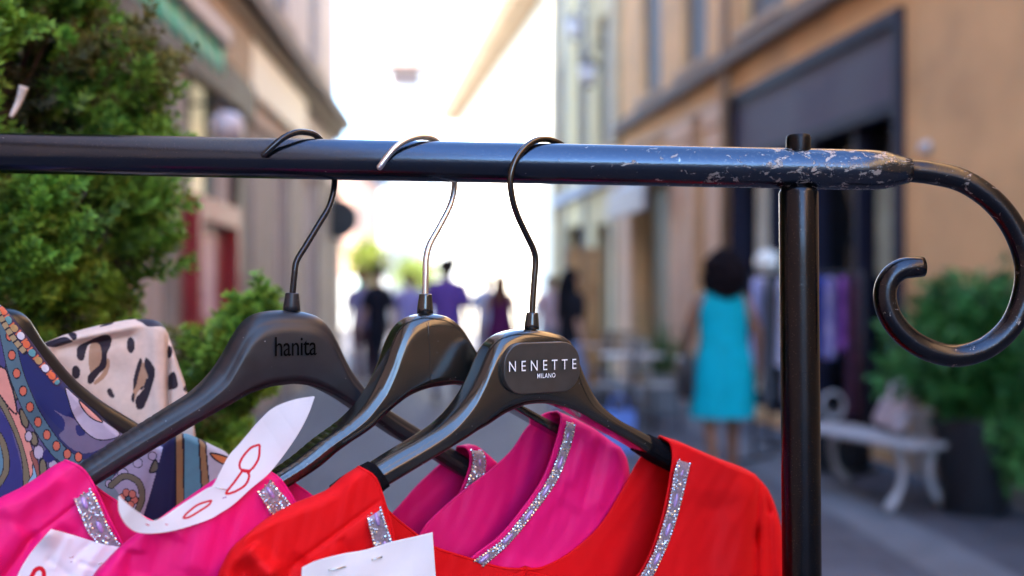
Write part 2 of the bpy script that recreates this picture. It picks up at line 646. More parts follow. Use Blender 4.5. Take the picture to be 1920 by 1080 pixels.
M_WHITEW = mat('white_plaster', (0.82, 0.80, 0.76), rough=0.85, var=0.04, vscale=0.6)
M_ROOF = mat('terracotta_roof', (0.34, 0.16, 0.10), rough=0.85, var=0.2, vscale=3)
M_TEAL = mat('teal_canvas', (0.03, 0.30, 0.255), rough=0.8, var=0.08, vscale=6)
M_TEALPALE = mat('pale_teal_stripe', (0.30, 0.52, 0.50), rough=0.8, var=0.08, vscale=6)
def striped_canvas():
    m = mat('teal_striped_canvas', (0.03, 0.30, 0.255), rough=0.8, var=0.06)
    nt = m.node_tree
    b = nt.nodes['Principled BSDF']
    tc = nt.nodes.new('ShaderNodeTexCoord')
    mp = nt.nodes.new('ShaderNodeMapping')
    mp.inputs['Rotation'].default_value = (math.radians(-38), 0, 0)
    wv = nt.nodes.new('ShaderNodeTexWave')
    wv.wave_type = 'BANDS'
    wv.bands_direction = 'Y'
    wv.inputs['Scale'].default_value = 1.6
    wv.inputs['Distortion'].default_value = 0.2
    cr = nt.nodes.new('ShaderNodeValToRGB')
    cr.color_ramp.elements[0].position = 0.62
    cr.color_ramp.elements[0].color = (0.045, 0.58, 0.48, 1)
    cr.color_ramp.elements[1].position = 0.72
    cr.color_ramp.elements[1].color = (0.50, 0.80, 0.74, 1)
    nt.links.new(tc.outputs['Object'], mp.inputs[0])
    nt.links.new(mp.outputs[0], wv.inputs['Vector'])
    nt.links.new(wv.outputs['Fac'], cr.inputs['Fac'])
    nt.links.new(cr.outputs[0], b.inputs['Base Color'])
    return m


M_TEALSTRIPE = striped_canvas()
M_AWNBAR = mat('awning_grey_housing', (0.60, 0.52, 0.47), rough=0.55, var=0.08)
M_REDP = mat('red_paint', (0.24, 0.012, 0.016), rough=0.45, var=0.15)
M_PINKP = mat('pink_poster', (0.62, 0.40, 0.42), rough=0.6, var=0.2, vscale=9)
M_WHITEP = mat('white_paint', (0.36, 0.345, 0.35), rough=0.55, var=0.08)
M_IRON = mat('black_iron', (0.015, 0.015, 0.017), rough=0.45, var=0.2)
M_LAMPGLASS = mat('frosted_lamp_glass', (0.72, 0.70, 0.72), rough=0.35, var=0.04)
M_GUTTER = mat('grey_blue_zinc', (0.26, 0.26, 0.28), rough=0.5, var=0.12)


def window(parent, F, y0, y1, z0, z1, shutters=True, name='window', closed=False):
    mb = MB()
    for a, b, c, d in ((y0, y0 + .06, z0, z1), (y1 - .06, y1, z0, z1), (y0 + .06, y1 - .06, z1 - .06, z1), (y0 + .06, y1 - .06, z0, z0 + .06),
                       ((y0 + y1) / 2 - .03, (y0 + y1) / 2 + .03, z0 + .06, z1 - .06)):
        F.box(mb, a, b, c, d, -.24, -.16)
    w = mb.build(name, M_FRAMEDK, parent, smooth_=False)
    mb = MB()
    F.box(mb, y0 + .05, y1 - .05, z0 + .05, z1 - .05, -.22, -.21)
    mb.build('pane', M_PANE, w, smooth_=False)
    if shutters:
        hw = (y1 - y0) / 2
        oo = -.15 if closed else 0.0
        for a in ((y0 + .01, y0 + hw + .01) if closed else (y0 - hw, y1 + 0.02)):
            mb = MB()
            F.box(mb, a, a + .05, z0, z1, .02 + oo, .06 + oo)
            F.box(mb, a + hw - .07, a + hw - .02, z0, z1, .02 + oo, .06 + oo)
            z = z0 + 0.02
            while z < z1 - .06:
                F.box(mb, a + .05, a + hw - .07, z, z + .06, .03 + oo, .05 + oo)
                z += .07
            mb.build('shutter', M_SHUTTER, w, smooth_=False)
    mb = MB()
    F.box(mb, y0 - .1, y1 + .1, z0 - .09, z0 - .005, .002, .11)
    mb.build('sill', M_OCHRETRIM, w, smooth_=False)
    return w


# ---- right: ochre building with the dark-framed boutique
FR = Facade(4.25, -0.153, -1)
bR = thing('ochre_building', 'ochre plastered building with a dark framed boutique under a violet grey sign', 'building', (4.0, 8, 0))
ops = [(7.76, 11.3, 0.12, 3.61), (12.15, 12.5, 0.0, 3.0), (13.55, 15.35, 0.0, 2.95)]
upw = [(5.0, 6.1), (7.4, 8.5), (9.95, 11.0), (12.2, 13.1), (14.05, 15.0)]
ops += [(a, b, 4.25, 6.3) for a, b in upw]
mb = MB()
FR.skin(mb, -16, 16.2, 8.6, ops)
mb.build('wall', M_OCHRE, bR, smooth_=False)
for a, b in upw:
    window(bR, FR, a, b, 4.25, 6.3, closed=True)
mb = MB()
FR.box(mb, -16, 16.2, 3.93, 4.07, .002, .16)
FR.box(mb, -16, 16.2, 4.07, 4.13, .002, .10)
mb.build('string_course', M_BROWNTRIM, bR, smooth_=False)
mb = MB()
FR.box(mb, 11.62, 16.15, 3.56, 3.64, .002, .07)
mb.build('moulding', M_OCHRETRIM, bR, smooth_=False)
for y0, y1 in ((11.42, 12.12), (12.55, 13.5), (15.4, 16.1)):
    mb = MB()
    FR.box(mb, y0, y1, 0.0, 0.45, .002, .10)
    FR.box(mb, y0 + .04, y1 - .04, 0.45, 3.35, .002, .07)
    FR.box(mb, y0, y1, 3.35, 3.55, .002, .10)
    mb.build('pilaster', mat('rose_sand_pilaster', (0.62, 0.39, 0.25), rough=.8, var=.1, vscale=2), bR, smooth_=False)
# boutique: frame, fascia, glass, door
sf = MB()
FR.box(sf, 7.76, 7.86, .12, 3.61, -.2, .05)
FR.box(sf, 11.2, 11.3, .12, 3.61, -.2, .05)
FR.box(sf, 7.86, 11.2, 3.49, 3.61, -.2, .05)
FR.box(sf, 7.86, 11.2, 2.80, 2.90, -.2, .03)
FR.box(sf, 9.35, 9.45, .12, 2.80, -.2, .0)
FR.box(sf, 8.55, 8.61, .12, 2.80, -.2, -.02)
FR.box(sf, 10.35, 10.41, .12, 2.80, -.2, -.02)
shop = sf.build('shop_front', M_FRAMEDK, bR, smooth_=False)
mb = MB()
FR.box(mb, 7.86, 11.2, 2.90, 3.49, -.15, .01)
mb.build('fascia', M_FASCIA, shop, smooth_=False)
mb = MB()
FR.box(mb, 7.86, 11.2, .12, 2.80, -.18, -.17)
mb.build('pane', M_PANE, shop, smooth_=False)
mb = MB()
FR.box(mb, 10.45, 10.95, .3, 2.6, -.165, -.12)
mb.build('window_bright_patch', mat('painted_window_reflection', (0.55, 0.52, 0.42), rough=.5, var=.3, vscale=3), shop, smooth_=False)  # pale panel that paints a white reflection onto the shop glass
mb = MB()
FR.box(mb, 8.2, 8.45, 1.5, 2.45, -.165, -.14)
mb.build('window_bright_patch', mat('faint_green_bright_spot', (0.34, 0.37, 0.28), rough=.5, var=.5, vscale=3), shop, smooth_=False)  # greenish panel, its pale colour stands in for a bright spot behind the glass
# the doorway further on and its white awning
mb = MB()
FR.box(mb, 12.15, 12.5, 0, 3.0, -.24, -.18)
mb.build('door', M_DARKBR, bR, smooth_=False)
mb = MB()
FR.box(mb, 13.55, 15.35, 0, 2.95, -.27, -.22)
mb.build('door', mat('amber_brown_doorway', (0.12, 0.075, 0.03), rough=.6, var=.4, vscale=2), bR, smooth_=False)
mb = MB()
for k in range(12):
    pass
FR.box(mb, 13.45, 15.3, 2.50, 2.86, .40, .46)
mb.add([FR.pt(13.45, 3.2, .01), FR.pt(15.3, 3.2, .01), FR.pt(15.3, 2.86, .43), FR.pt(13.45, 2.86, .43),
        FR.pt(13.45, 3.17, .01), FR.pt(15.3, 3.17, .01), FR.pt(15.3, 2.83, .43), FR.pt(13.45, 2.83, .43)],
       [(0, 1, 2, 3), (7, 6, 5, 4), (0, 3, 7, 4), (1, 5, 6, 2), (0, 4, 5, 1)])
mb.build('awning', M_WHITEP, bR, smooth_=False)
mb = MB()
mb.tube([FR.pt(11.36, 0, .09), FR.pt(11.36, 8.25, .09)], .05, 10)
mb.build('downpipe', mat('copper_brown_pipe', (0.22, 0.12, 0.06), rough=.5, var=.15), bR)
mb = MB()
p = FR.pt(7.56, 2.42, .0)
mb.tube([FR.pt(7.45, 2.46, 0), FR.pt(7.45, 2.46, .05)], [.055, .04], 16)
mb.build('wall_lamp_cover', mat('dull_white_cover', (.5, .45, .43), rough=.5), bR)
mb = MB()
FR.box(mb, -16, 7.6, 0, .5, .002, .05)
mb.build('plinth', M_TAUPE, bR, smooth_=False)
mb = MB()
FR.box(mb, -16, 16.2, 8.3, 8.6, .002, .3)
mb.build('eave', M_BROWNTRIM, bR, smooth_=False)

# ---- right, further: pale yellow building in the shade
bM = thing('pale_yellow_building', 'narrow pale yellow building with blue grey downpipes between ochre and sunlit buildings', 'building', (2.2, 19, 0))
ops = [(16.9, 17.7, 3.9, 6.2), (18.7, 19.5, 3.9, 6.2), (20.5, 21.2, 3.9, 6.2), (16.8, 17.9, 0, 2.6), (18.8, 20.4, 0, 2.7)]
mb = MB()
FR.skin(mb, 16.25, 21.7, 10.5, ops)
mb.build('wall', M_YELLOWW, bM, smooth_=False)
for q in ops[:3]:
    window(bM, FR, *q, closed=True)
for y in (18.3, 20.2):
    mb = MB()
    mb.tube([FR.pt(y, 0, .12), FR.pt(y, 10.15, .12)], .05, 10)
    mb.build('downpipe', M_GUTTER, bM)
mb = MB()
FR.box(mb, 21.3, 21.7, 0, 10.15, .002, .12)
FR.box(mb, 16.3, 16.6, 0, 10.15, .002, .10)
mb.build('quoin', mat('cream_quoin', (.56, .46, .30), rough=.8, var=.15, vscale=2), bM, smooth_=False)
mb = MB()
FR.box(mb, 18.8, 20.4, 0, 2.7, -.26, -.2)
FR.box(mb, 16.8, 17.9, 0, 2.6, -.26, -.2)
mb.build('shop_window', M_PANE, bM, smooth_=False)
mb = MB()
FR.box(mb, 16.6, 21.3, 3.2, 3.4, .002, .14)
mb.build('string_course', M_GREYSTONE, bM, smooth_=False)
mb = MB()
FR.box(mb, 16.25, 21.7, 10.2, 10.5, .002, .3)
mb.build('eave', M_BROWNTRIM, bM, smooth_=False)

# ---- right, far: the sunlit building with the heavy cornice
FS = Facade(0.95 + 0.171 * 22, -0.171, -1)
bS = thing('sunlit_building', 'sunlit cream building with a deep cornice along its eaves far down the street', 'building', (0, 30, 0))
ops = [(24.0 + 2.6 * k, 24.9 + 2.6 * k, z, z + 1.7) for k in range(6) for z in (1.2, 4.6)]
mb = MB()
FS.skin(mb, 22.0, 40.5, 8.6, ops)
mb.build('wall', M_PALE, bS, smooth_=False)
for q in ops:
    mb = MB()
    FS.box(mb, q[0], q[1], q[2], q[3], -.25, -.2)
    mb.build('window', mat('bleached_shutter', (0.13, 0.115, 0.085), rough=.7, var=.1), bS, smooth_=False)
mb = MB()
FS.box(mb, 22.0, 40.5, 8.6, 8.8, -.3, .75)
FS.box(mb, 22.0, 40.5, 8.3, 8.6, .002, .45)
y = 22.2
while y < 40.3:
    FS.box(mb, y, y + .22, 8.32, 8.58, .45, .70)
    y += .6
mb.build('cornice', mat('sand_cornice', (0.30, 0.22, 0.145), rough=.8, var=.2, vscale=2), bS, smooth_=False)
mb = MB()
mb.quad(FS.pt(22, 8.82, .75), FS.pt(40.5, 8.82, .75), FS.pt(40.5, 9.9, -3.5), FS.pt(22, 9.9, -3.5))
mb.quad(FS.pt(22, 9.9, -3.5), FS.pt(40.5, 9.9, -3.5), FS.pt(40.5, 8.82, -7), FS.pt(22, 8.82, -7))
mb.build('roof', M_ROOF, bS, smooth_=False)

# ---- the white palazzo closing the view
bP = thing('white_palazzo', 'tall white sunlit palazzo closing the far end of the street', 'building', (-5, 62, 0))
mb = MB()
mb.box((-8.3, 60, 0), (6, 72, 19))
mb.build('wall', M_WHITEW, bP, smooth_=False)
for z in (3, 7.5, 12, 15.8):
    for x in (-7.4, -5.6, -3.8, -2.0):
        f = MB()
        f.box((x, 59.9, z), (x + .8, 59.998, z + 1.7))
        f = f.build('window', mat('pale_stone_frame', (0.70, 0.66, 0.58), rough=.7, var=.05), bP, smooth_=False)
        q = MB()
        q.box((x + .1, 59.85, z + .1), (x + .7, 59.897, z + 1.6))
        q.build('pane', mat('bleached_pane', (0.10, 0.10, 0.10), rough=.4, var=.05), f, smooth_=False)
mb = MB()
mb.box((-8.7, 59.4, 19.0), (6.4, 72.4, 19.5))
mb.build('cornice', M_WHITEW, bP, smooth_=False)

# ---- a turret-like house showing its brown eave
bT = thing('eaved_house', 'small pale house with a rosy tiled eave and dark loggia high above the street', 'building', (-6, 50, 0))
mb = MB()
mb.box((-6.3, 50, 0), (-4.4, 54, 12.7))
mb.build('wall', M_WHITEW, bT, smooth_=False)
mb = MB()
mb.add([(-6.6, 49.2, 12.95), (-4.2, 49.2, 12.95), (-4.2, 54.4, 12.95), (-6.6, 54.4, 12.95), (-5.4, 51, 14.1), (-5.4, 53, 14.1),
        (-6.6, 49.2, 12.7), (-4.2, 49.2, 12.7), (-4.2, 54.4, 12.7), (-6.6, 54.4, 12.7)],
       [(0, 1, 4), (1, 2, 5, 4), (2, 3, 5), (3, 0, 4, 5), (0, 6, 7, 1), (1, 7, 8, 2), (2, 8, 9, 3), (3, 9, 6, 0), (6, 9, 8, 7)])
mb.build('roof', mat('rosy_tile', (0.50, 0.32, 0.27), rough=.85, var=.2, vscale=3), bT, smooth_=False)
mb = MB()
mb.box((-6.1, 49.9, 11.75), (-4.6, 49.998, 12.6))
mb.build('loggia', mat('brown_loggia', (0.20, 0.13, 0.11), rough=.7, var=.2), bT, smooth_=False)

# ---- low rose house at the left of the piazza
bH = thing('rose_house', 'low rose coloured house with a slate roof beyond the left corner', 'building', (-9, 42, 0))
mb = MB()
mb.box((-15, 42, 0), (-6.6, 50, 6.6))
mb.build('wall', mat('rose_plaster', (0.60, 0.33, 0.24), rough=.85, var=.1), bH, smooth_=False)
mb = MB()
mb.box((-15.3, 41.6, 6.6), (-6.3, 50.3, 7.5))
mb.build('roof', mat('slate_roof', (0.10, 0.12, 0.16), rough=.7, var=.2), bH, smooth_=False)
for x in (-12, -10, -8):
    mb = MB()
    mb.box((x, 41.9, 3.4), (x + .8, 41.998, 5.2))
    mb.build('window', M_PANE, bH, smooth_=False)

# ---- left: rose-grey building with shops, awning, cornice
FL = Facade(-2.5, -0.043, +1)
bL = thing('rose_grey_building', 'rose grey building with brown shop fronts and a teal striped awning on the left', 'building', (-2.6, 8, 0))
ops = [(1.6, 4.6, 0, 3.3), (5.6, 8.0, 0, 3.3), (8.5, 10.2, 0, 3.6), (12.55, 13.1, 0, 3.4), (14.7, 15.9, 0, 3.2)]
upw = [(2.5, 3.6), (6.0, 7.1), (9.6, 10.7), (12.75, 13.7), (15.7, 16.5)]
ops += [(a, b, 5.0, 7.2) for a, b in upw]
mb = MB()
FL.skin(mb, -20, 18.7, 12.5, ops)
mb.build('wall', M_PINKW, bL, smooth_=False)
for a, b in upw:
    window(bL, FL, a, b, 5.0, 7.2, closed=True)
mb = MB()
FL.box(mb, -20, 18.72, 4.40, 4.62, .002, .30)
FL.box(mb, -20, 18.72, 4.22, 4.40, .002, .16)
mb.build('string_course', mat('dark_taupe_moulding', (0.19, 0.145, 0.105), rough=.8, var=.2, vscale=2), bL, smooth_=False)
mb = MB()
FL.box(mb, 11.0, 14.7, 3.62, 4.2, .002, .10)
mb.build('sign_board', M_CREAM, bL, smooth_=False)
mb = MB()
FL.box(mb, 7.9, 10.9, 3.65, 4.21, .002, .12)
mb.build('lintel_board', mat('amber_lintel_wood', (.26, .12, .035), rough=.6, var=.3), bL, smooth_=False)
mb = MB()
FL.box(mb, 4.8, 11.0, 3.28, 3.62, .002, .14)
mb.build('lintel_beam', M_DARKBR, bL, smooth_=False)
for y0, y1, mm in ((10.3, 10.75, M_DARKBR), (10.95, 12.4, M_TAUPE), (13.2, 14.55, M_TAUPE), (16.0, 17.2, M_TAUPE), (17.6, 18.68, M_TAUPE), (8.05, 8.45, M_TAUPE)):
    mb = MB()
    FL.box(mb, y0, y1, 0, .6, .002, .14)
    FL.box(mb, y0 + .06, y1 - .06, .6, 3.25, .002, .10)
    FL.box(mb, y0, y1, 3.25, 3.27, .002, .14)
    mb.build('pilaster', mm, bL, smooth_=False)
for y0, y1, z1 in ((1.6, 4.6, 3.3), (5.6, 8.0, 3.3)):
    mb = MB()
    FL.box(mb, y0, y1, 0, z1, -.26, -.2)
    mb.build('shop_window', mat('amber_shop_window', (0.30, 0.16, 0.05), rough=.3, var=.5, vscale=1.5), bL, smooth_=False)
mb = MB()
FL.box(mb, 8.5, 10.2, 0, 3.6, -.26, -.2)
cw = mb.build('shop_window', emit(mat('cream_shop_window', (0.62, 0.55, 0.38), rough=.35, var=.15, vscale=2), (1.0, .86, .58), .055), bL, smooth_=False)
mb = MB()
for y in (8.52, 9.3, 10.1):
    FL.box(mb, y, y + .08, 0, 3.6, -.19, -.12)
mb.build('mullion', mat('teal_grey_frame', (0.09, 0.13, 0.13), rough=.5), cw, smooth_=False)
mb = MB()
FL.box(mb, 12.55, 13.1, 0, 3.4, -.26, -.2)
mb.build('door', mat('russet_door', (0.10, 0.035, 0.02), rough=.6, var=.2), bL, smooth_=False)
mb = MB()
FL.box(mb, 14.7, 15.9, 0, 3.2, -.26, -.2)
mb.build('shop_window', mat('grey_shop_window', (0.30, 0.31, 0.31), rough=.2, var=.3, vscale=2), bL, smooth_=False)
mb = MB()
FL.box(mb, 14.8, 15.5, 2.5, 3.05, -.195, -.14)
mb.build('lit_sign', emit(mat('cool_lit_sign', (.8, .8, .78), rough=.4), (.9, 1.0, .95), .09), bL, smooth_=False)
# awning: housing, sloping canvas, striped valance
aw = MB()
Z0, Z1, YA, YB, OUT = 2.70, 2.86, 1.2, 6.05, 0.93
aw.add([FL.pt(YA, 3.5, .01), FL.pt(YB, 3.5, .01), FL.pt(YB, 2.95, OUT), FL.pt(YA, 2.95, OUT),
        FL.pt(YA, 3.48, .01), FL.pt(YB, 3.48, .01), FL.pt(YB, 2.93, OUT), FL.pt(YA, 2.93, OUT)],
       [(0, 1, 2, 3), (7, 6, 5, 4), (0, 3, 7, 4), (1, 5, 6, 2)])
FL.box(aw, YA, YB, 2.865, 2.975, OUT + .001, OUT + .12, bev=.02)
awn = aw.build('awning', M_AWNBAR, bL, smooth_=False)
mb = MB()
G = []
for z in (Z0, (Z0 + 2.862) / 2, 2.862):
    G.append([FL.pt(y, z, OUT + .064 + .004 * math.sin(y * 21)) for y in np.linspace(YA, YB, 240)])
mb.grid(G)
vl = mb.build('valance', M_TEALSTRIPE, awn)
vs_ = vl.modifiers.new('cloth', 'SOLIDIFY')
vs_.thickness = .004
# red framed sign case on the wall
mb = MB()
FL.box(mb, 8.3, 8.42, .9, 2.2, .15, .25)
FL.box(mb, 9.7, 9.82, .9, 2.2, .15, .25)
FL.box(mb, 8.42, 9.7, 2.0, 2.2, .15, .25)
FL.box(mb, 8.42, 9.7, .9, 1.1, .15, .25)
FL.box(mb, 8.3, 9.82, .9, 2.2, .11, .149)
sc_ = mb.build('sign_case', M_REDP, bL, smooth_=False)
mb = MB()
FL.box(mb, 8.6, 9.15, 1.15, 1.9, .15, .16)
mb.build('poster', M_PINKP, sc_, smooth_=False)
mb = MB()
FL.box(mb, -20, 18.9, 12.2, 12.5, .002, .25)
mb.build('eave', M_BROWNTRIM, bL, smooth_=False)

# ---- behind the photographer: the street goes on
bB = thing('rear_building', 'sand coloured building closing the street behind the photographer', 'building', (0, -60, 0))
mb = MB()
mb.box((-14, -66, 0), (24, -60, 8))
mb.build('wall', M_OCHRETRIM, bB, smooth_=False)

# ------------------------------------------------------------------ lamps on the walls
def wall_lantern(px, py, Y, F, label, frame, glass, sc=1.0):
    c = P(px, py, Y)
    t = thing('wall_lantern', label, 'lantern', c)
    mb = MB()
    w = F.pt(Y, c.z + .45 * sc, 0)
    mb.tube([w, (w + c + Vector((0, 0, .5 * sc))) / 2 + Vector((0, 0, .12)), c + Vector((0, 0, .30 * sc))], .022, 8)
    mb.build('bracket', M_IRON, t)
    mb = MB()
    mb.lathe(c, [(.02 * sc, .30 * sc), (.05 * sc, .27 * sc), (.19 * sc, .17 * sc), (.19 * sc, .15 * sc), (.03 * sc, .149 * sc)], 12)
    mb.build('cap', frame, t)
    mb = MB()
    mb.lathe(c, [(.02 * sc, -.22 * sc), (.09 * sc, -.2 * sc), (.10 * sc, -.17 * sc), (.02 * sc, -.169 * sc)], 12)
    mb.build('base', frame, t)
    mb = MB()
    mb.lathe(c, [(.10 * sc, -.165 * sc), (.16 * sc, .145 * sc)], 12)
    mb.build('glass', glass, t)


wall_lantern(1078, 55, 18.3, FR, 'pale frosted lantern high on the yellow building, upper of two', M_GUTTER, M_LAMPGLASS, 1.0)
wall_lantern(1103, 140, 17.0, FR, 'dark iron lantern on a long bracket below the pale one', M_IRON, M_LAMPGLASS, 1.0)
t = thing('globe_lamp', 'pinkish white globe lamp on the left shop wall beside the awning end', 'lamp', P(425, 240, 8.6))
mb = MB()
mb.ball(P(425, 240, 8.6), .15, 3)
mb.build('globe', mat('rose_white_glass', (.55, .46, .45), rough=.3), t)
mb = MB()
q = P(425, 240, 8.6)
mb.tube([FL.pt(8.6, q.z + .2, .0), q + Vector((-.05, 0, .22)), q + Vector((0, 0, .14))], .018, 8)
mb.build('bracket', M_IRON, t)
t = thing('globe_lamp', 'cream white globe lamp by the boutique window above the clothes', 'lamp', P(1440, 492, 9.0))
mb = MB()
mb.ball(P(1440, 492, 9.0), .115, 3)
mb.build('globe', mat('cream_white_glass', (.85, .82, .72), rough=.3), t)
mb = MB()
q = P(1440, 492, 9.0)
mb.tube([q + Vector((0, 0, -.11)), (q.x, q.y, .02)], .016, 8)
mb.lathe((q.x, q.y, 0), [(.14, 0), (.14, .02), (.02, .04)], 16)
mb.build('stand', M_IRON, t)
t = thing('hanging_sign', 'small black round sign hanging from the left corner wall', 'sign', P(634, 405, 17.5))
q = P(634, 410, 17.5)
mb = MB()
mb.tube([q + Vector((0, -.03, 0)), q + Vector((0, .03, 0))], .36, 24)
sharp(mb.build('disc', M_IRON, t))
mb = MB()
mb.tube([FL.pt(17.5, q.z + .45, 0), (q.x + .1, 17.5, q.z + .45)], .02, 8)
mb.tube([(q.x, 17.5, q.z + .44), (q.x, 17.5, q.z + .34)], .012, 8)
mb.build('bracket', M_IRON, t)

# ------------------------------------------------------------------ people
SKINS = {'brown': mat('brown_skin', (0.21, 0.088, 0.043), rough=.5, var=.08), 'fair': mat('fair_skin', (0.52, 0.30, 0.21), rough=.5, var=.06),
         'dark': mat('dark_skin', (0.09, 0.05, 0.035), rough=.5, var=.06)}


def person(label, px, Y, height=1.70, facing=0.0, skin='fair', top=None, bottom=None, hair=(0.02, 0.015, 0.012), style='short', dress=None, stride=0.12, arm=0.0, wide=1.0, headk=1.15, shoes=(0.03, 0.03, 0.03)):
    x = (px - 960) / FPX * Y
    t = thing('person', label, 'person', (x, Y, 0))
    k = height / 1.70
    ca, sa = math.cos(facing), math.sin(facing)

    def T(v):
        v = (v[0] * (wide if v[2] < 1.47 else 1.0), v[1], v[2])
        return Vector((x + (v[0] * ca - v[1] * sa) * k, Y + (v[0] * sa + v[1] * ca) * k, v[2] * k))
    V, E, R = [], [], []

    def add(p, r, parent=None):
        V.append(T(p))
        R.append((r[0] * k, r[1] * k) if isinstance(r, tuple) else (r * k, r * k))
        if parent is not None:
            E.append((parent, len(V) - 1))
        return len(V) - 1
    pel = add((0, 0, .95), (.135, .10))
    sp = add((0, .005, 1.12), (.115, .09), pel)
    ch = add((0, 0, 1.30), (.135, .095), sp)
    nb = add((0, -.005, 1.44), .062, ch)
    nk = add((0, .01, 1.51), .05, nb)
    hd = add((0, .02, 1.58), (.075 * headk, .085 * headk), nk)
    h2 = add((0, .01, 1.65), (.07 * headk, .08 * headk), hd)
    add((0, .105, 1.575), .012, hd)                     # nose
    for s_ in (-1, 1):
        add((s_ * .082 * headk, 0, 1.585), .014, hd)            # ears
    for s_ in (-1, 1):
        sw = s_ * stride
        sh = add((s_ * .165, 0, 1.39), .052, ch)
        el = add((s_ * (.215 + .03 * (dress is not None)), -sw * .5 - .02, 1.13), .039, sh)
        wr = add((s_ * (.235 + .03 * (dress is not None)), -sw * .8 + .05 + arm * .2, .90 + arm * .25), .026, el)
        pa = add((s_ * (.238 + .03 * (dress is not None)), -sw * .8 + .065 + arm * .22, .845 + arm * .25), (.022, .030), wr)
        bx, by, bz = s_ * (.238 + .03 * (dress is not None)), -sw * .8 + .065 + arm * .22, .845 + arm * .25
        for q, (dy, ln) in enumerate(((-.024, .055), (-.008, .07), (.008, .066), (.022, .05))):
            kn = add((bx, by + dy * 1.1, bz - .045), .0085, pa)
            ti = add((bx - s_ * .012, by + dy * 1.1 + .008, bz - .045 - ln * .75), .007, kn)
        th = add((bx - s_ * .02, by + .03, bz - .005), .0095, pa)
        add((bx - s_ * .028, by + .045, bz - .04), .008, th)
        hp = add((s_ * .085, 0, .88), .088, pel)
        kn = add((s_ * .095, sw * .55 + .02, .50), .056, hp)
        ank = add((s_ * .095, sw - (.06 if sw < 0 else 0), .09 + (.03 if sw < -.05 else 0)), .036, kn)
        add((s_ * .10, sw + .12 - (.06 if sw < 0 else 0), .03), .034, ank)
        add((s_ * .095, sw - .05 - (.06 if sw < 0 else 0), .035 + (.03 if sw < -.05 else 0)), .03, ank)
    me = bpy.data.meshes.new('body')
    me.from_pydata(V, E, [])
    o = bpy.data.objects.new('body_skeleton', me)
    COL.objects.link(o)
    sk = o.modifiers.new('skin', 'SKIN')
    o.modifiers.new('sub', 'SUBSURF').levels = 1
    for i, sv in enumerate(me.skin_vertices[0].data):
        sv.radius = R[i]
        sv.use_root = (i == 0)
    dg = bpy.context.evaluated_depsgraph_get()
    dg.update()
    ev = bpy.data.meshes.new_from_object(o.evaluated_get(dg))
    bpy.data.objects.remove(o)
    ev.name = 'body'
    off = Vector((x, Y, 0))
    for v in ev.vertices:
        v.co = v.co - off
    ev.materials.clear()
    ev.materials.append(SKINS[skin])
    ev.polygons.foreach_set('use_smooth', [True] * len(ev.polygons))
    bo = bpy.data.objects.new('body', ev)
    COL.objects.link(bo)
    bo.parent = t

    def loft(rows, name, color, extra=None, rough=.75):
        mb = MB()
        n = 40
        vs, fs = [], []
        for j, (cx, cy, cz, rx, ry, fold) in enumerate(rows):
            for i in range(n):
                a = 2 * math.pi * i / n
                f = 1 + fold * math.sin(a * 7 + j * .3) + fold * .6 * math.sin(a * 11 + 1.7)
                vs.append(T((cx + math.cos(a) * rx * f, cy + math.sin(a) * ry * f, cz)))
        for j in range(len(rows) - 1):
            for i in range(n):
                fs.append((j * n + i, j * n + (i + 1) % n, (j + 1) * n + (i + 1) % n, (j + 1) * n + i))
        mb.add(vs, fs)
        if extra:
            extra(mb)
        cm = mat('cloth_%02x%02x%02x' % tuple(int(255 * c) for c in color), color, rough=rough, var=.1, vscale=12, bump=.15, bscale=120, bdist=.003, spec=.15)
        return mb.build(name, cm, t)

    def tubes(mb, chains):
        for pts, rad in chains:
            c = catmull([tuple(p) for p in pts], 14)
            rr = np.interp(np.linspace(0, 1, 14), np.linspace(0, 1, len(rad)), rad)
            mb.tube([T(p) for p in c], [r * k for r in rr], 16, cap=True)
    if dress:
        loft([(0, 0, 1.455, .085, .065, 0), (0, 0, 1.425, .150, .088, 0), (0, 0, 1.37, .172, .108, 0), (.004, 0, 1.25, .178, .12, 0), (.008, 0, 1.10, .168, .115, .02),
              (.012, -.005, .95, .202, .138, .02), (.006, -.005, .80, .216, .148, .035), (0, 0, .66, .225, .155, .05), (-.004, 0, .535, .232, .16, .065)], 'dress', dress)
    if top:
        def sleeves(mb):
            for s_ in (-1, 1):
                sw = s_ * stride
                tubes(mb, [([(s_ * .13, 0, 1.395), (s_ * .19, -sw * .2, 1.30), (s_ * .22, -sw * .45 - .02, 1.15)], [.075, .068, .06])])
        loft([(0, 0, 1.475, .075, .065, 0), (0, 0, 1.435, .150, .085, 0), (0, 0, 1.38, .195, .112, 0), (0, 0, 1.25, .185, .122, .01), (0, 0, 1.10, .165, .118, .015),
              (0, 0, .95, .178, .128, .02), (0, 0, .86, .182, .13, .02)], 'shirt', top, sleeves)
    if bottom:
        def legs(mb):
            for s_ in (-1, 1):
                sw = s_ * stride
                tubes(mb, [([(s_ * .085, 0, .90), (s_ * .095, sw * .5 + .015, .52), (s_ * .098, sw - (.06 if sw < 0 else 0), .11)], [.105, .075, .06])])
        loft([(0, 0, .99, .155, .11, 0), (0, 0, .92, .17, .12, 0), (0, 0, .83, .165, .115, 0)], 'trousers', bottom, legs)
    hm = mat('hair_%02x%02x%02x' % tuple(int(255 * c) for c in hair), hair, rough=.8, var=.3, vscale=40, bump=.6, bscale=90, bdist=.01, spec=.1)
    mb = MB()
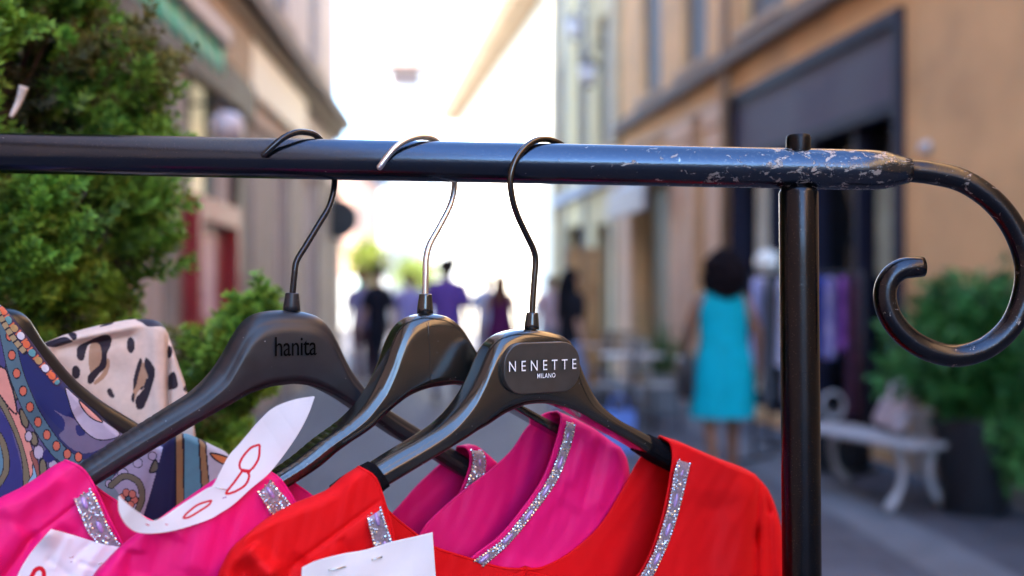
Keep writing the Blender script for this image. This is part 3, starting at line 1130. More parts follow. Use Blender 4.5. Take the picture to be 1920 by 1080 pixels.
    if style == 'curly':
        mb.ball(T((.006, -.03, 1.545)), .130 * k, 4, (.98, .92, 1.30), nz=.32, nscale=2.6)
        for _ in range(420):
            d = Vector((random.gauss(0, 1), random.gauss(0, 1), random.gauss(0, 1))).normalized()
            if d.y > .75 and abs(d.x) < .5:
                continue
            mb.ball(T((.006 + d.x * random.uniform(.108, .150), -.03 + d.y * .14, 1.545 + d.z * random.uniform(.158, .19))), random.uniform(.014, .036) * k, 1)
    elif style == 'long':
        mb.ball(T((0, -.012, 1.62)), .102 * k, 3, (1, 1.05, .95), nz=.1)
        mb.rings([(*T((0, -.03, 1.64)), .098 * k, .10 * k), (*T((0, -.045, 1.55)), .11 * k, .085 * k), (*T((0, -.06, 1.42)), .12 * k, .07 * k), (*T((0, -.075, 1.28)), .10 * k, .05 * k), (*T((0, -.08, 1.2)), .05 * k, .03 * k)], 20)
    else:
        mb.ball(T((0, -.004, 1.645)), .088 * k * headk, 3, (1, 1.12, .85), nz=.12)
    mb.build('hair', hm, t)
    for s_ in (-1, 1):
        mb = MB()
        sw = s_ * stride
        yy = sw + .04 - (.06 if sw < 0 else 0)
        c = T((s_ * .097, yy, .035))
        mb.ball(c, .05 * k, 2, (.85, 2.1, .62), rot=Matrix.Rotation(facing, 3, 'Z'))
        mb.build('shoe', mat('shoe_%02x%02x%02x' % tuple(int(255 * c) for c in shoes), shoes, rough=.5), t)
    return t


person('woman with dark curly hair in a turquoise sleeveless dress seen from behind', 1354, 6.9, 1.64, .08, 'brown', dress=(0.0, 0.38, 0.47), hair=(0.010, 0.006, 0.008), style='curly', stride=.07)
person('broad man in a violet shirt walking away in the middle of the street', 838, 12.6, 1.79, 0, 'dark', top=(0.105, 0.05, 0.235), bottom=(0.20, 0.19, 0.22), stride=.16, wide=1.14, headk=1.3)
person('slim person all in black walking near the left corner', 709, 14.0, 1.72, .9, 'fair', top=(0.006, 0.006, 0.012), bottom=(0.006, 0.006, 0.012), stride=.12)
person('person in a lilac top just left of the man in violet', 768, 15.2, 1.66, 0, 'fair', top=(0.27, 0.23, 0.46), bottom=(0.10, 0.05, 0.08), stride=.1, hair=(.05, .02, .015))
person('person in a mauve shirt and maroon trousers at the left edge of the street', 680, 14.6, 1.70, .3, 'fair', top=(0.24, 0.19, 0.30), bottom=(0.11, 0.045, 0.06), stride=.1, hair=(.16, .07, .04))
person('woman with long brown hair in a dark plum dress', 938, 14.0, 1.64, 0, 'fair', dress=(0.075, 0.008, 0.055), hair=(.11, .045, .025), style='long', stride=.12)
person('person in a pale blue shirt beside the woman in plum', 912, 16.5, 1.66, 0, 'fair', top=(0.42, 0.47, 0.62), bottom=(0.24, 0.25, 0.32), stride=.1)
person('woman with long black hair in a black top and blue jeans by the wooden panel', 1070, 10.6, 1.62, -1.0, 'fair', top=(0.008, 0.008, 0.012), bottom=(0.20, 0.25, 0.38), hair=(.006, .006, .008), style='long', stride=.08)
person('person in a pale pink top beyond the woman in black', 1032, 15.5, 1.62, .2, 'fair', top=(0.50, 0.33, 0.33), bottom=(0.25, 0.27, 0.33), stride=.1, hair=(.1, .05, .03))

# handbag of the woman in turquoise
c = P(1284, 700, 6.88)
t = thing('handbag', 'black handbag hanging beside the woman in turquoise', 'bag', c)
mb = MB()
mb.box((c.x - .05, c.y - .14, c.z - .17), (c.x + .05, c.y + .14, c.z + .12), bev=.03)
mb.build('bag_body', mat('black_leather', (.012, .010, .014), rough=.45, var=.2), t)
mb = MB()
mb.tube(catmull([(c.x, c.y - .1, c.z + .1), (c.x + .01, c.y - .07, c.z + .27), (c.x + .02, c.y, c.z + .33), (c.x + .01, c.y + .07, c.z + .27), (c.x, c.y + .1, c.z + .1)], 20), .009, 8)
mb.build('handle', mat('black_leather', (.012, .010, .014)), t)

# ------------------------------------------------------------------ clothes rail in front of the boutique
def hanging_garment(x, y, ztop, length, width, color, label, ang, flare=1.15, gname='garment', color2=None):
    mb = MB()
    n = 36
    ca, sa = math.cos(ang), math.sin(ang)
    vs, fs = [], []
    rows = [(0, .12, .25), (.03, .75, .8), (.08, 1.0, 1.0), (.3, .92, 1.1), (.55, .95, 1.25), (.8, 1.05, 1.4), (1.0, flare, 1.55)]
    for j, (v, w_, d_) in enumerate(rows):
        for i in range(n):
            a = 2 * math.pi * i / n
            f = 1 + .12 * v * math.sin(6 * a + x * 9) + .08 * v * math.sin(9 * a + 2)
            lx = math.cos(a) * width / 2 * w_ * (f if abs(math.cos(a)) > .3 else 1)
            ly = math.sin(a) * .035 * d_ * f
            vs.append((x + lx * ca - ly * sa, y + lx * sa + ly * ca, ztop - v * length))
    for j in range(len(rows) - 1):
        for i in range(n):
            fs.append((j * n + i, j * n + (i + 1) % n, (j + 1) * n + (i + 1) % n, (j + 1) * n + i))
    fs.append(tuple(range(n - 1, -1, -1)))
    mb.add(vs, fs)
    cm = mat('garment_%02x%02x%02x' % tuple(int(255 * c) for c in color), color, color2=color2, rough=.8, var=.15, vscale=14, bump=.3, bscale=40, bdist=.01, spec=.15)
    o = mb.build(gname, cm, None, origin=(x, y, ztop))
    return tag(o, label, 'garment', 'clothes on the rail by the boutique')


rk0, rk1 = Vector((1.97, 8.1, 0)), Vector((2.62, 7.45, 0))
t = thing('clothes_rail', 'dark clothes rail full of garments standing in front of the boutique', 'clothes rail', (2.3, 7.8, 0))
mb = MB()
mb.tube([rk0 + Vector((0, 0, 1.52)), rk1 + Vector((0, 0, 1.52))], .014, 10)
mb.build('rail', M_IRON, t)
for q in (rk0, rk1):
    mb = MB()
    mb.tube([q + Vector((0, 0, 0.05)), q + Vector((0, 0, 1.54))], .016, 10)
    mb.tube([q + Vector((-.2, -.2, .03)), q + Vector((.2, .2, .03))], .016, 10)
    mb.build('post', M_IRON, t)
gs = [((.42, .40, .62), .72, 'pale lilac dress hanging at the left end of the boutique rail'), ((.09, .09, .10), 1.0, 'long charcoal coat hanging next to the lilac dress'),
      ((.46, .45, .62), .70, 'whitish lilac blouse hanging behind the round rack post'), ((.18, .17, .18), .95, 'grey dress hanging in the middle of the boutique rail'),
      ((.50, .50, .56), .55, 'short white top hanging in the middle of the boutique rail'), ((.025, .06, .30), .60, 'royal blue shirt hanging between white and purple clothes'),
      ((.40, .33, .48), .62, 'pale mauve patterned shirt hanging next to the blue one'), ((.10, .022, .16), .55, 'purple dress hanging near the right end of the boutique rail'),
      ((.015, .014, .022), 1.05, 'long black dress hanging at the right end of the boutique rail')]
G2 = {2: (.62, .60, .70), 3: (.30, .28, .34), 4: (.66, .64, .66), 6: (.10, .09, .30), 7: (.30, .10, .34), 8: (.10, .03, .06)}
for i, (cc, ln, lb) in enumerate(gs):
    q = rk0.lerp(rk1, (i + .5) / len(gs))
    hanging_garment(q.x, q.y, 1.50, ln, .36, cc, lb, math.radians(62 + random.uniform(-14, 14)), color2=G2.get(i))
# a low dark chest under the rail with folded clothes
t = thing('storage_box', 'black storage box on the ground under the boutique rail', 'box', (2.5, 7.75, 0))
mb = MB()
mb.box((2.2, 7.6, .01), (2.75, 7.95, .42), bev=.02)
mb.build('box_body', mat('black_card', (.012, .012, .016), rough=.6), t)
mb = MB()
mb.box((2.19, 7.59, .421), (2.76, 7.96, .46), bev=.01)
mb.build('lid', mat('black_card', (.012, .012, .016), rough=.6), t)

# ------------------------------------------------------------------ bench with scrolled ends, cushion
A, B = Vector((2.12, 7.15, 0)), Vector((2.58, 6.10, 0))
d = (B - A).normalized()
nrm = Vector((d.y, -d.x, 0))          # to the street? sign settled below
if nrm.x > 0:
    nrm = -nrm
t = thing('bench', 'white painted slatted bench with curved cast legs by the ochre wall', 'bench', (2.35, 6.6, 0))
for k in range(5):
    mb = MB()
    o_ = (k - 2) * .085
    q0, q1 = A + nrm * o_, B + nrm * o_
    mb.box((0, -.036, .415), ((B - A).length, .036, .445), fr=lambda a, b, c, q0=q0: q0 + d * a + nrm * b + Vector((0, 0, c)), bev=.006)
    mb.build('seat_slat', M_WHITEP, t, smooth_=False)
for f in (.12, .88):
    q = A.lerp(B, f)
    for s_ in (-1, 1):
        mb = MB()
        mb.tube(catmull([tuple(q + nrm * (s_ * .16) + Vector((0, 0, .41))), tuple(q + nrm * (s_ * .11) + Vector((0, 0, .30))), tuple(q + nrm * (s_ * .13) + Vector((0, 0, .16))), tuple(q + nrm * (s_ * .23) + Vector((0, 0, .03)))], 14), [.028] * 5 + [.022] * 5 + [.030] * 4, 10)
        mb.build('leg', M_WHITEP, t)
    if f > .5:
        continue
    mb = MB()
    cc = []
    for i in range(26):
        a = i / 25 * math.pi * 1.7 + .2
        r = .12 - .05 * i / 25
        cc.append(tuple(q - nrm * .12 + nrm * (math.cos(a) * r) + Vector((0, 0, .56 + math.sin(a) * r))))
    mb.tube(cc, .013, 8)
    mb.tube([q - nrm * .12 + Vector((0, 0, .44)), Vector(cc[0])], .013, 8)
    mb.build('armrest', M_WHITEP, t)
c = A.lerp(B, .55) - nrm * .1
t = thing('cushion', 'pinkish white cushion leaning at the back of the white bench', 'cushion', (c.x, c.y, .45))
mb = MB()
ct, stt = math.cos(.42), math.sin(.42)
mb.box((-.05, -.20, 0), (.05, .20, .36), fr=lambda a, b, z: (c.x + .02 + a * ct + z * stt, c.y + b, .45 + z * ct - a * stt + .02), bev=.045)
mb.build('cushion_cover', mat('pink_white_cloth', (.50, .41, .44), rough=.8, var=.2, vscale=9), t)

# ------------------------------------------------------------------ foliage builders
def leaves(mb, centers, dirs, size, colors, jitter=.4, aspect=.45):
    """one folded diamond leaf per centre"""
    for c, dv, col in zip(centers, dirs, colors):
        dv = Vector(dv).normalized()
        s_ = size * random.uniform(.6, 1.25)
        side = dv.cross(Vector((random.gauss(0, 1), random.gauss(0, 1), random.gauss(0, 1)))).normalized()
        up = side.cross(dv).normalized()
        a = Vector(c)
        b = a + dv * s_ * .45 + side * s_ * aspect * .5 + up * s_ * .08
        e = a + dv * s_ - up * s_ * .1
        f = a + dv * s_ * .45 - side * s_ * aspect * .5 + up * s_ * .08
        mb.add([a, b, e, f], [(0, 1, 2), (0, 2, 3)], [col] * 4)


M_LEAF = mat('leaf_green', (.05, .12, .03), rough=.5, var=.2, vscale=30, attr='Col', spec=.35)
M_BARK = mat('brown_bark', (.10, .065, .045), rough=.9, var=.3, vscale=20, bump=.6, bscale=60, bdist=.005)


def leaf_col(base, spread=.3):
    k = random.uniform(1 - spread, 1 + spread)
    return (base[0] * k * random.uniform(.85, 1.2), base[1] * k, base[2] * k * random.uniform(.8, 1.1), 1)


# ---- potted shrub by the ochre wall
c = P(1828, 550, 6.25)
pc = Vector((c.x, 6.25, 0))
t = thing('plant_pot', 'tall round black plant pot standing beside the white bench', 'plant pot', pc)
mb = MB()
mb.lathe(pc, [(.19, 0), (.20, .02), (.245, .5), (.26, .56), (.26, .60), (.23, .60), (.225, .55), (.02, .54)], 32)
sharp(mb.build('pot_body', mat('black_pot', (.010, .010, .014), rough=.5, var=.2), t))
t = thing('potted_shrub', 'bushy green broad leaved shrub growing from the black pot', 'shrub', pc + Vector((0, 0, .54)))
mb = MB()
cs, ds, cl = [], [], []
st = MB()
for i in range(70):
    a = random.uniform(0, 2 * math.pi)
    r = random.uniform(.1, .62) ** .8
    h = random.uniform(.15, .62) + (0.28 if r < .3 else 0)
    tip = pc + Vector((math.cos(a) * r * .85, math.sin(a) * r * .62, .60 + h - .32 * r * r))
    if i > 58:
        tip = pc + Vector((math.cos(a) * .3, math.sin(a) * .3, random.uniform(1.15, 1.5)))
    basep = pc + Vector((math.cos(a) * .1, math.sin(a) * .1, .56))
    mid = (basep + tip) / 2 + Vector((0, 0, .12))
    cv = catmull([tuple(basep), tuple(mid), tuple(tip)], 12)
    st.tube(cv, np.linspace(.006, .002, 12), 5)
    for q in cv[3:]:
        for _ in range(13):
            o_ = Vector((random.gauss(0, .05), random.gauss(0, .05), random.gauss(0, .04)))
            cs.append(Vector(q) + o_)
            ds.append(o_ + Vector((math.cos(a) * .04, math.sin(a) * .04, random.uniform(-.02, .05))))
            cl.append(leaf_col((.040, .155, .036), .6))
for k in range(5):
    a = random.uniform(math.pi * 1.55, math.pi * 1.85)
    for h in np.linspace(.62, random.uniform(.22, .45), 9):
        q = pc + Vector((math.cos(a) * (.27 + .08 * (.62 - h)), math.sin(a) * (.27 + .08 * (.62 - h)), h))
        for _ in range(7):
            o_ = Vector((random.gauss(0, .035), random.gauss(0, .03), random.gauss(0, .03)))
            cs.append(q + o_)
            ds.append(o_ + Vector((0, -.02, -.02)))
            cl.append(leaf_col((.06, .20, .05), .5))
leaves(mb, cs, ds, .085, cl, aspect=.55)
mb.build('foliage', M_LEAF, t, smooth_=False)
st.build('stems', M_BARK, t)

# ---- two small sunlit trees in the piazza
def small_tree(px, Y, z0, z1, rad, label, base):
    x = (px - 960) / FPX * Y
    t = thing('piazza_tree', label, 'tree', (x, Y, 0))
    mb = MB()
    mb.tube([(x, Y, 0), (x + .02, Y, z0 * .6), (x, Y, z0 + .3)], [.09, .07, .05], 10)
    for k in range(6):
        a = k * 1.05
        mb.tube([(x, Y, z0), (x + math.cos(a) * rad * .5, Y + math.sin(a) * rad * .5, (z0 + z1) / 2)], [.04, .012], 6)
    mb.build('trunk', M_BARK, t)
    mb = MB()
    cs, ds, cl = [], [], []
    for k in range(34):
        v = Vector((random.gauss(0, 1), random.gauss(0, 1), random.gauss(0, 1))).normalized() * random.uniform(.4, 1)
        cc = Vector((x + v.x * rad, Y + v.y * rad, (z0 + z1) / 2 + v.z * (z1 - z0) / 2))
        for _ in range(60):
            o_ = Vector((random.gauss(0, .16), random.gauss(0, .16), random.gauss(0, .13)))
            cs.append(cc + o_)
            ds.append(o_)
            cl.append(leaf_col(base))
    leaves(mb, cs, ds, .12, cl, aspect=.6)
    mb.build('crown', M_LEAF, t, smooth_=False)


small_tree(690, 27, 1.75, 2.75, .5, 'sunlit yellow green little tree at the left of the piazza', (.16, .20, .02))
small_tree(784, 31, 1.5, 2.55, .6, 'sunlit yellow green little tree behind the man in violet', (.15, .20, .025))

# ------------------------------------------------------------------ cafe corner on the right
def cafe_table(px, Y, label, top_col):
    x = (px - 960) / FPX * Y
    t = thing('cafe_table', label, 'table', (x, Y, 0), 'cafe tables by the doorway')
    mb = MB()
    mb.lathe((x, Y, 0), [(.02, .70), (.33, .705), (.34, .72), (.33, .735), (.02, .737)], 28)
    mb.build('tabletop', mat('tabletop_%d' % int(100 * top_col[0]), top_col, rough=.4), t)
    mb = MB()
    mb.tube([(x, Y, .03), (x, Y, .70)], .025, 10)
    mb.build('pedestal', M_IRON, t)
    mb = MB()
    for a in (0, 2.1, 4.2):
        mb.tube([(x, Y, .1), (x + math.cos(a) * .28, Y + math.sin(a) * .28, .015)], .018, 8)
    mb.build('base', M_IRON, t)
    return t


def cafe_chair(px, Y, rz, label, col):
    x = (px - 960) / FPX * Y
    t = thing('cafe_chair', label, 'chair', (x, Y, 0), 'cafe chairs by the doorway')
    fr = lambda a, b, c: Vector((x + a * math.cos(rz) - b * math.sin(rz), Y + a * math.sin(rz) + b * math.cos(rz), c))
    cm = mat('chair_%d' % int(1000 * col[0] + 10 * col[1]), col, rough=.5)
    mb = MB()
    mb.box((-.2, -.2, .44), (.2, .2, .465), fr=fr, bev=.01)
    mb.build('seat', cm, t, smooth_=False)
    for a in (-.17, .17):
        for b in (-.17, .17):
            mb = MB()
            mb.tube([fr(a, b, .44), fr(a * 1.12, b * 1.12, .0)], .012, 8)
            mb.build('leg', M_IRON, t)
    mb = MB()
    for a in (-.17, .17):
        mb.tube([fr(a, .19, .46), fr(a, .23, .88)], .012, 8)
    for z in (.58, .68, .78, .86):
        mb.box((-.18, .205 + (z - .58) * .09, z), (.18, .22 + (z - .58) * .09, z + .06), fr=fr)
    mb.build('backrest', cm, t, smooth_=False)
    return t


cafe_table(1185, 10.4, 'round cafe table with a pale top, nearer of the two by the doorway', (.50, .46, .42))
cafe_table(1140, 12.2, 'round cafe table with a brown top, farther one nearer the wooden panel', (.22, .14, .09))
cafe_chair(1225, 10.0, 2.2, 'pale slatted cafe chair nearest to the woman in turquoise', (.42, .38, .33))
cafe_chair(1150, 9.9, -1.8, 'grey slatted cafe chair left of the pale table', (.12, .13, .14))
cafe_chair(1190, 11.6, .3, 'wooden slatted cafe chair behind the pale table', (.30, .20, .12))
cafe_chair(1105, 12.0, -1.4, 'dark slatted cafe chair close to the wooden panel', (.05, .05, .06))
x = (1253 - 960) / FPX * 10.8
t = thing('planter_bush', 'small green bush in a grey planter behind the cafe tables', 'plant', (x, 11.4, 0))
x = (1240 - 960) / FPX * 11.4
mb = MB()
mb.box((x - .18, 11.22, .0), (x + .18, 11.58, .42), bev=.015)
mb.build('planter', mat('grey_planter', (.2, .2, .2), rough=.8), t, smooth_=False)
mb = MB()
cs, ds, cl = [], [], []
for _ in range(900):
    v = Vector((random.gauss(0, .14), random.gauss(0, .14), abs(random.gauss(0, .2))))
    cs.append(Vector((x, 11.4, .43)) + v)
    ds.append(v + Vector((0, 0, .05)))
    cl.append(leaf_col((.06, .13, .035)))
leaves(mb, cs, ds, .07, cl)
mb.build('foliage', M_LEAF, t, smooth_=False)
c = P(1160, 690, 8.6)
t = thing('shopping_bag', 'bright blue shopping bag standing on the paving near the cafe chairs', 'bag', (c.x, 8.6, 0))
mb = MB()
mb.add([(c.x - .13, 8.53, .005), (c.x + .13, 8.53, .005), (c.x + .13, 8.67, .005), (c.x - .13, 8.67, .005),
        (c.x - .14, 8.55, .36), (c.x + .14, 8.55, .36), (c.x + .14, 8.65, .36), (c.x - .14, 8.65, .36)],
       [(0, 3, 2, 1), (0, 1, 5, 4), (1, 2, 6, 5), (2, 3, 7, 6), (3, 0, 4, 7)])
mb.build('bag_body', mat('blue_bag', (.13, .24, .62), rough=.5), t, smooth_=False)
mb = MB()
for y in (8.55, 8.65):
    mb.tube(catmull([(c.x - .07, y, .35), (c.x - .05, y, .47), (c.x + .05, y, .47), (c.x + .07, y, .35)], 16), .006, 6)
mb.build('handle', mat('blue_bag', (.13, .24, .62)), t)
x0, x1 = (639 - 960) / FPX * 23, (669 - 960) / FPX * 23
t = thing('notice_board', 'white notice board with a green edge standing in the sun past the left corner', 'board', ((x0 + x1) / 2, 23, 0))
mb = MB()
mb.box((x0, 22.97, .55), (x1, 23.03, 1.75), bev=.01)
mb.build('panel', mat('white_enamel', (.8, .82, .8), rough=.4), t, smooth_=False)
mb = MB()
mb.box((x1 + .002, 22.95, .5), (x1 + .05, 23.05, 1.8), bev=.01)
mb.build('edge_strip', mat('sea_green_paint', (.06, .42, .30), rough=.4), t, smooth_=False)
for xx in (x0 + .04, x1 - .04):
    mb = MB()
    mb.tube([(xx, 23, .0), (xx, 23, .56)], .02, 8)
    mb.build('leg', M_IRON, t)
# wooden panel / folding screen
x0 = (1062 - 960) / FPX * 14.2
t = thing('wooden_screen', 'tall orange brown wooden folding screen standing on the street', 'screen', (x0 + .25, 14.2, 0))
for k in range(2):
    mb = MB()
    a, b = x0 + .26 * k, x0 + .26 * (k + 1) - .01
    yy = 14.2 + (.05 if k else 0)
    mb.box((a, yy, .02), (b, yy + .04, 2.02), bev=.008)
    pn = mb.build('panel', M_ORWOOD, t, smooth_=False)
    mb = MB()
    for z in (.2, .85, 1.5):
        mb.box((a + .04, yy - .015, z), (b - .04, yy - .001, z + .42), bev=.005)
    mb.build('moulding', mat('honey_wood', (.40, .20, .06), rough=.5, var=.2), pn, smooth_=False)
# ------------------------------------------------------------------ FOREGROUND: the garment rack
RY = 0.738


def rail_pt(px):
    return P(px, 287.0 + 28.0 / 1440.0 * px, RY)


rack = thing('garment_rack', 'worn black tubular garment rack with a chipped rail end curling into a scroll', 'garment rack', (P(1498, 550, RY).x, RY, 0))
mb = MB()
pts = [rail_pt(x) for x in np.linspace(-1560, 1600, 40)] + [rail_pt(x) for x in (1615, 1630, 1645, 1660, 1675, 1690, 1705)]
rad = [.0150] * 40 + [.0150, .0149, .0146, .0138, .0124, .0106, .0092]
sq = [1.0] * 40 + [1, .98, .95, .92, .9, .92, .96]
mb.tube(pts, rad, 48, squash=sq)
rail = mb.build('rail', M_ENAMEL, rack)
sp = [(1690, 319), (1720, 321), (1750, 325), (1800, 337), (1845, 363), (1882, 399), (1910, 446), (1925, 500), (1919, 557), (1896, 610), (1852, 650),
      (1799, 667), (1748, 659), (1703, 634), (1671, 597), (1659, 556), (1667, 524), (1691, 504), (1731, 500)]
cv = catmull([tuple(P(a, b, RY)) for a, b in sp], 110)
rr = np.interp(np.arange(110), [0, 3, 60, 85, 106, 109], [.0090, .0085, .0083, .0083, .0080, .0074])
mb = MB()
mb.tube(cv, rr, 36)
mb.build('scroll', M_ENAMELSCROLL, rack)


def post(px, pyt, pxb, label_top=True):
    x1, x0 = P(px, 0, RY).x, P(pxb, 0, RY).x
    zt = P(px, pyt, RY).z
    mb = MB()
    n = 30
    prof = [(0.0, .0146)] * 1
    pts, rad = [], []
    for q in np.linspace(0.05, zt - .004, n):
        k = q / zt
        pts.append((x0 + (x1 - x0) * k, RY, q))
        rad.append(.0142)
    pts += [(x1, RY, zt - .0025), (x1, RY, zt - .0008), (x1, RY, zt)]
    rad += [.0137, .0128, .0112]
    mb.tube(pts, rad, 40)
    mb.build('post', M_ENAMELPOST, rack)
    mb = MB()
    mb.tube([(x1, RY, zt - .001), (x1, RY, zt + .012)], .0085, 24)
    mb.build('spigot', M_ENAMEL, rack)
    mb = MB()
    mb.tube([(x0, RY - .28, .03), (x0, RY + .28, .03)], .015, 20)
    mb.build('foot', M_ENAMEL, rack)
    # bolt head over the rail
    top = P(px, 278, RY).z
    mb = MB()
    mb.lathe((x1, RY, top - .004), [(.001, -.004), (.0086, -.003), (.0090, .0), (.0090, .0105), (.0087, .0125), (.0078, .0138), (.001, .0140)], 32)
    sharp(mb.build('bolt_cap', M_ENAMELCAP, rack), 50)


post(1497, 352, 1530)
post(-1440, 292, -1440)

# ------------------------------------------------------------------ hanger frames
TH = math.radians(30)


class HF:
    """the plane of one hanger: u runs to its right arm, nb runs backwards, w = depth behind its front face"""
    def __init__(s, px, thick=.028, theta=TH):
        s.u = Vector((math.cos(theta), math.sin(theta), 0))
        s.nb = Vector((-math.sin(theta), math.cos(theta), 0))
        st = Vector(((px - 960) / FPX * RY, RY, CAMZ))
        s.O = st - s.nb * (thick / 2)
        s.t = thick
        s.cO = (s.O - Vector((0, 0, CAMZ))).dot(s.nb)

    def at(s, px, py, w=0.0):
        d = Vector(((px - 960.0) / FPX, 1.0, -(py - HOR) / FPX))
        return Vector((0, 0, CAMZ)) + d * ((w + s.cO) / d.dot(s.nb))

    def arr(s, px, py, w):
        px, py, w = np.broadcast_arrays(np.asarray(px, float), np.asarray(py, float), np.asarray(w, float))
        dx, dz = (px - 960.0) / FPX, -(py - HOR) / FPX
        k = (w + s.cO) / (dx * s.nb.x + s.nb.y)
        return np.stack([dx * k, k, CAMZ + dz * k], -1)


def loft_body(mb, H, T, B, jt, jb, K=(110, 120, 110), rt=.009, rb=.002, bulge=.0016, taper=.62, notch=None, w0=0.0, w1=None, grow=0.0):
    """body of a hanger: top and bottom outline (photo px on the front plane), rounded section H.t deep"""
    w1 = H.t if w1 is None else w1

    def seg(L, j):
        a, b = j
        parts = [L[:a + 1], L[a:b + 1], L[b:]]
        full = catmull(L, 1200)
        # find split positions on the smooth curve
        i0 = int(np.argmin(np.linalg.norm(full - np.array(L[a]), axis=1)))
        i1 = int(np.argmin(np.linalg.norm(full - np.array(L[b]), axis=1)))
        out = []
        for (p, q), n in zip(((0, i0), (i0, i1), (i1, 1199)), K):
            idx = np.linspace(p, q, n + 1)[:-1]
            out.append(np.stack([np.interp(idx, np.arange(1200), full[:, k]) for k in (0, 1)], 1))
        out.append(full[-1:])
        return np.vstack(out)
    t_, b_ = seg(T, jt), seg(B, jb)
    n = len(t_)
    rows = []
    for i in range(n):
        pt, pb = H.at(*t_[i]), H.at(*b_[i])
        e = pt - pb
        if notch:
            for (xa, xb, per, dep) in notch:
                if xa < t_[i][0] < xb:
                    ph = ((t_[i][0] - xa) / per) % 1.0
                    if ph < .34:
                        pt = pt - e.normalized() * dep * math.sin(ph / .34 * math.pi)
        e = pt - pb
        h = e.length
        e = e / max(h, 1e-9)
        pt = pt + e * grow
        pb = pb - e * grow
        h += 2 * grow
        f = i / (n - 1)
        # thinner towards the tips
        endd = min(f, 1 - f) / .33
        tk = (w1 - w0) * (taper + (1 - taper) * float(smooth(np.array(endd))))
        ca = (w1 + w0) / 2
        a0, a1 = ca - tk / 2 - grow, ca + tk / 2 + grow
        # the front plane stays the reference near the middle
        r1 = min(rt, h * .45, tk * .48)
        r2 = min(rb, h * .2, tk * .3)
        sec = []
        # front face going up (w = a0), bottom to top
        for k in range(9):
            v = r2 + (h - r1 - r2) * k / 8
            sec.append((a0 - bulge * (1 - (2 * v / h - 1) ** 2), v))
        for k in range(1, 9):
            a = math.pi / 2 * k / 8
            sec.append((a0 + r1 - r1 * math.cos(a), h - r1 + r1 * math.sin(a)))
        sec.append((ca, h))
        for k in range(0, 9):
            a = math.pi / 2 * k / 8
            sec.append((a1 - r1 + r1 * math.sin(a), h - r1 + r1 * math.cos(a)))
        for k in range(1, 4):
            sec.append((a1, h - r1 - (h - r1 - r2) * k / 4))
        for k in range(5):
            a = math.pi / 2 * k / 4
            sec.append((a1 - r2 + r2 * math.cos(a), r2 - r2 * math.sin(a)))
        sec.append((ca, 0))
        for k in range(5):
            a = math.pi / 2 * k / 4
            sec.append((a0 + r2 - r2 * math.sin(a), r2 - r2 * math.cos(a)))
        rows.append([pb + e * v + H.nb * w for w, v in sec])
    m = len(rows[0])
    vs = [p for r in rows for p in r]
    fs = []
    for i in range(n - 1):
        for k in range(m):
            fs.append((i * m + k, (i + 1) * m + k, (i + 1) * m + (k + 1) % m, i * m + (k + 1) % m))
    fs.append(tuple(range(m)))
    fs.append(tuple((n - 1) * m + k for k in range(m - 1, -1, -1)))
    mb.add(vs, fs)


def lettering(H, text, xl, xr, yt, yb, w, parent, mats, spacing=1.0, extr=.0006, offset=0.0, xshear=0.0):
    """raised letters standing on the plane w of a hanger between photo columns xl..xr and rows yt..yb"""
    cu = bpy.data.curves.new('lettering', 'FONT')
    cu.body = text
    cu.space_character = spacing
    cu.extrude = .04
    cu.offset = offset
    cu.resolution_u = 6
    o = bpy.data.objects.new('lettering_curve', cu)
    COL.objects.link(o)
    dg = bpy.context.evaluated_depsgraph_get()
    dg.update()
    me = bpy.data.meshes.new_from_object(o.evaluated_get(dg))
    bpy.data.objects.remove(o)
    c = np.array([v.co[:] for v in me.vertices])
    lo, hi = c.min(0), c.max(0)
    p0 = H.at(xl, yb, w)
    p1 = H.at(xr, yb, w)
    wd = (p1 - p0).dot(H.u)
    pm = H.at((xl + xr) / 2, (yt + yb) / 2, w)
    ht = (H.at((xl + xr) / 2, yt, w) - H.at((xl + xr) / 2, yb, w)).length
    out = []
    for q in c:
        fx, fy, fz = (q - lo) / np.maximum(hi - lo, 1e-9)
        out.append(pm + H.u * ((fx - .5) * wd) + Vector((0, 0, 1)) * ((fy - .5) * ht) - H.nb * (fz * extr))
    off = Vector((0, 0, 0))
    q = parent
    while q is not None:
        off += q.location
        q = q.parent
    for v, p in zip(me.vertices, out):
        v.co = p - off
    me.materials.clear()
    for m_ in mats:
        me.materials.append(m_)
    me.update()
    for p in me.polygons:
        p.material_index = 0 if p.normal.dot(-H.nb) > .5 else len(mats) - 1
    me.name = 'lettering'
    ob = bpy.data.objects.new('lettering', me)
    COL.objects.link(ob)
    ob.parent = parent
    return ob


def hook_and_collar(H, t, pts, wire, r, ctop, cbot, rc, cmat):
    """pts: (px, py, Y) of the wire; the collar sits where the wire meets the body"""
    cv = catmull([tuple(P(*p)) for p in pts], 120)
    mb = MB()
    rr = [r] * 120
    mb.tube(cv, rr, 18)
    mb.ball(cv[0], r * 1.04, 2)
    mb.build('hook', wire, t)
    mb = MB()
    a, b = P(*ctop), P(*cbot)
    mb.tube([b - Vector((0, 0, .004)), b, a.lerp(b, .15), a.lerp(b, .04), a], [rc * 1.22, rc * 1.18, rc * .98, rc * .96, rc * .8], 24)
    mb.build('collar', cmat, t)


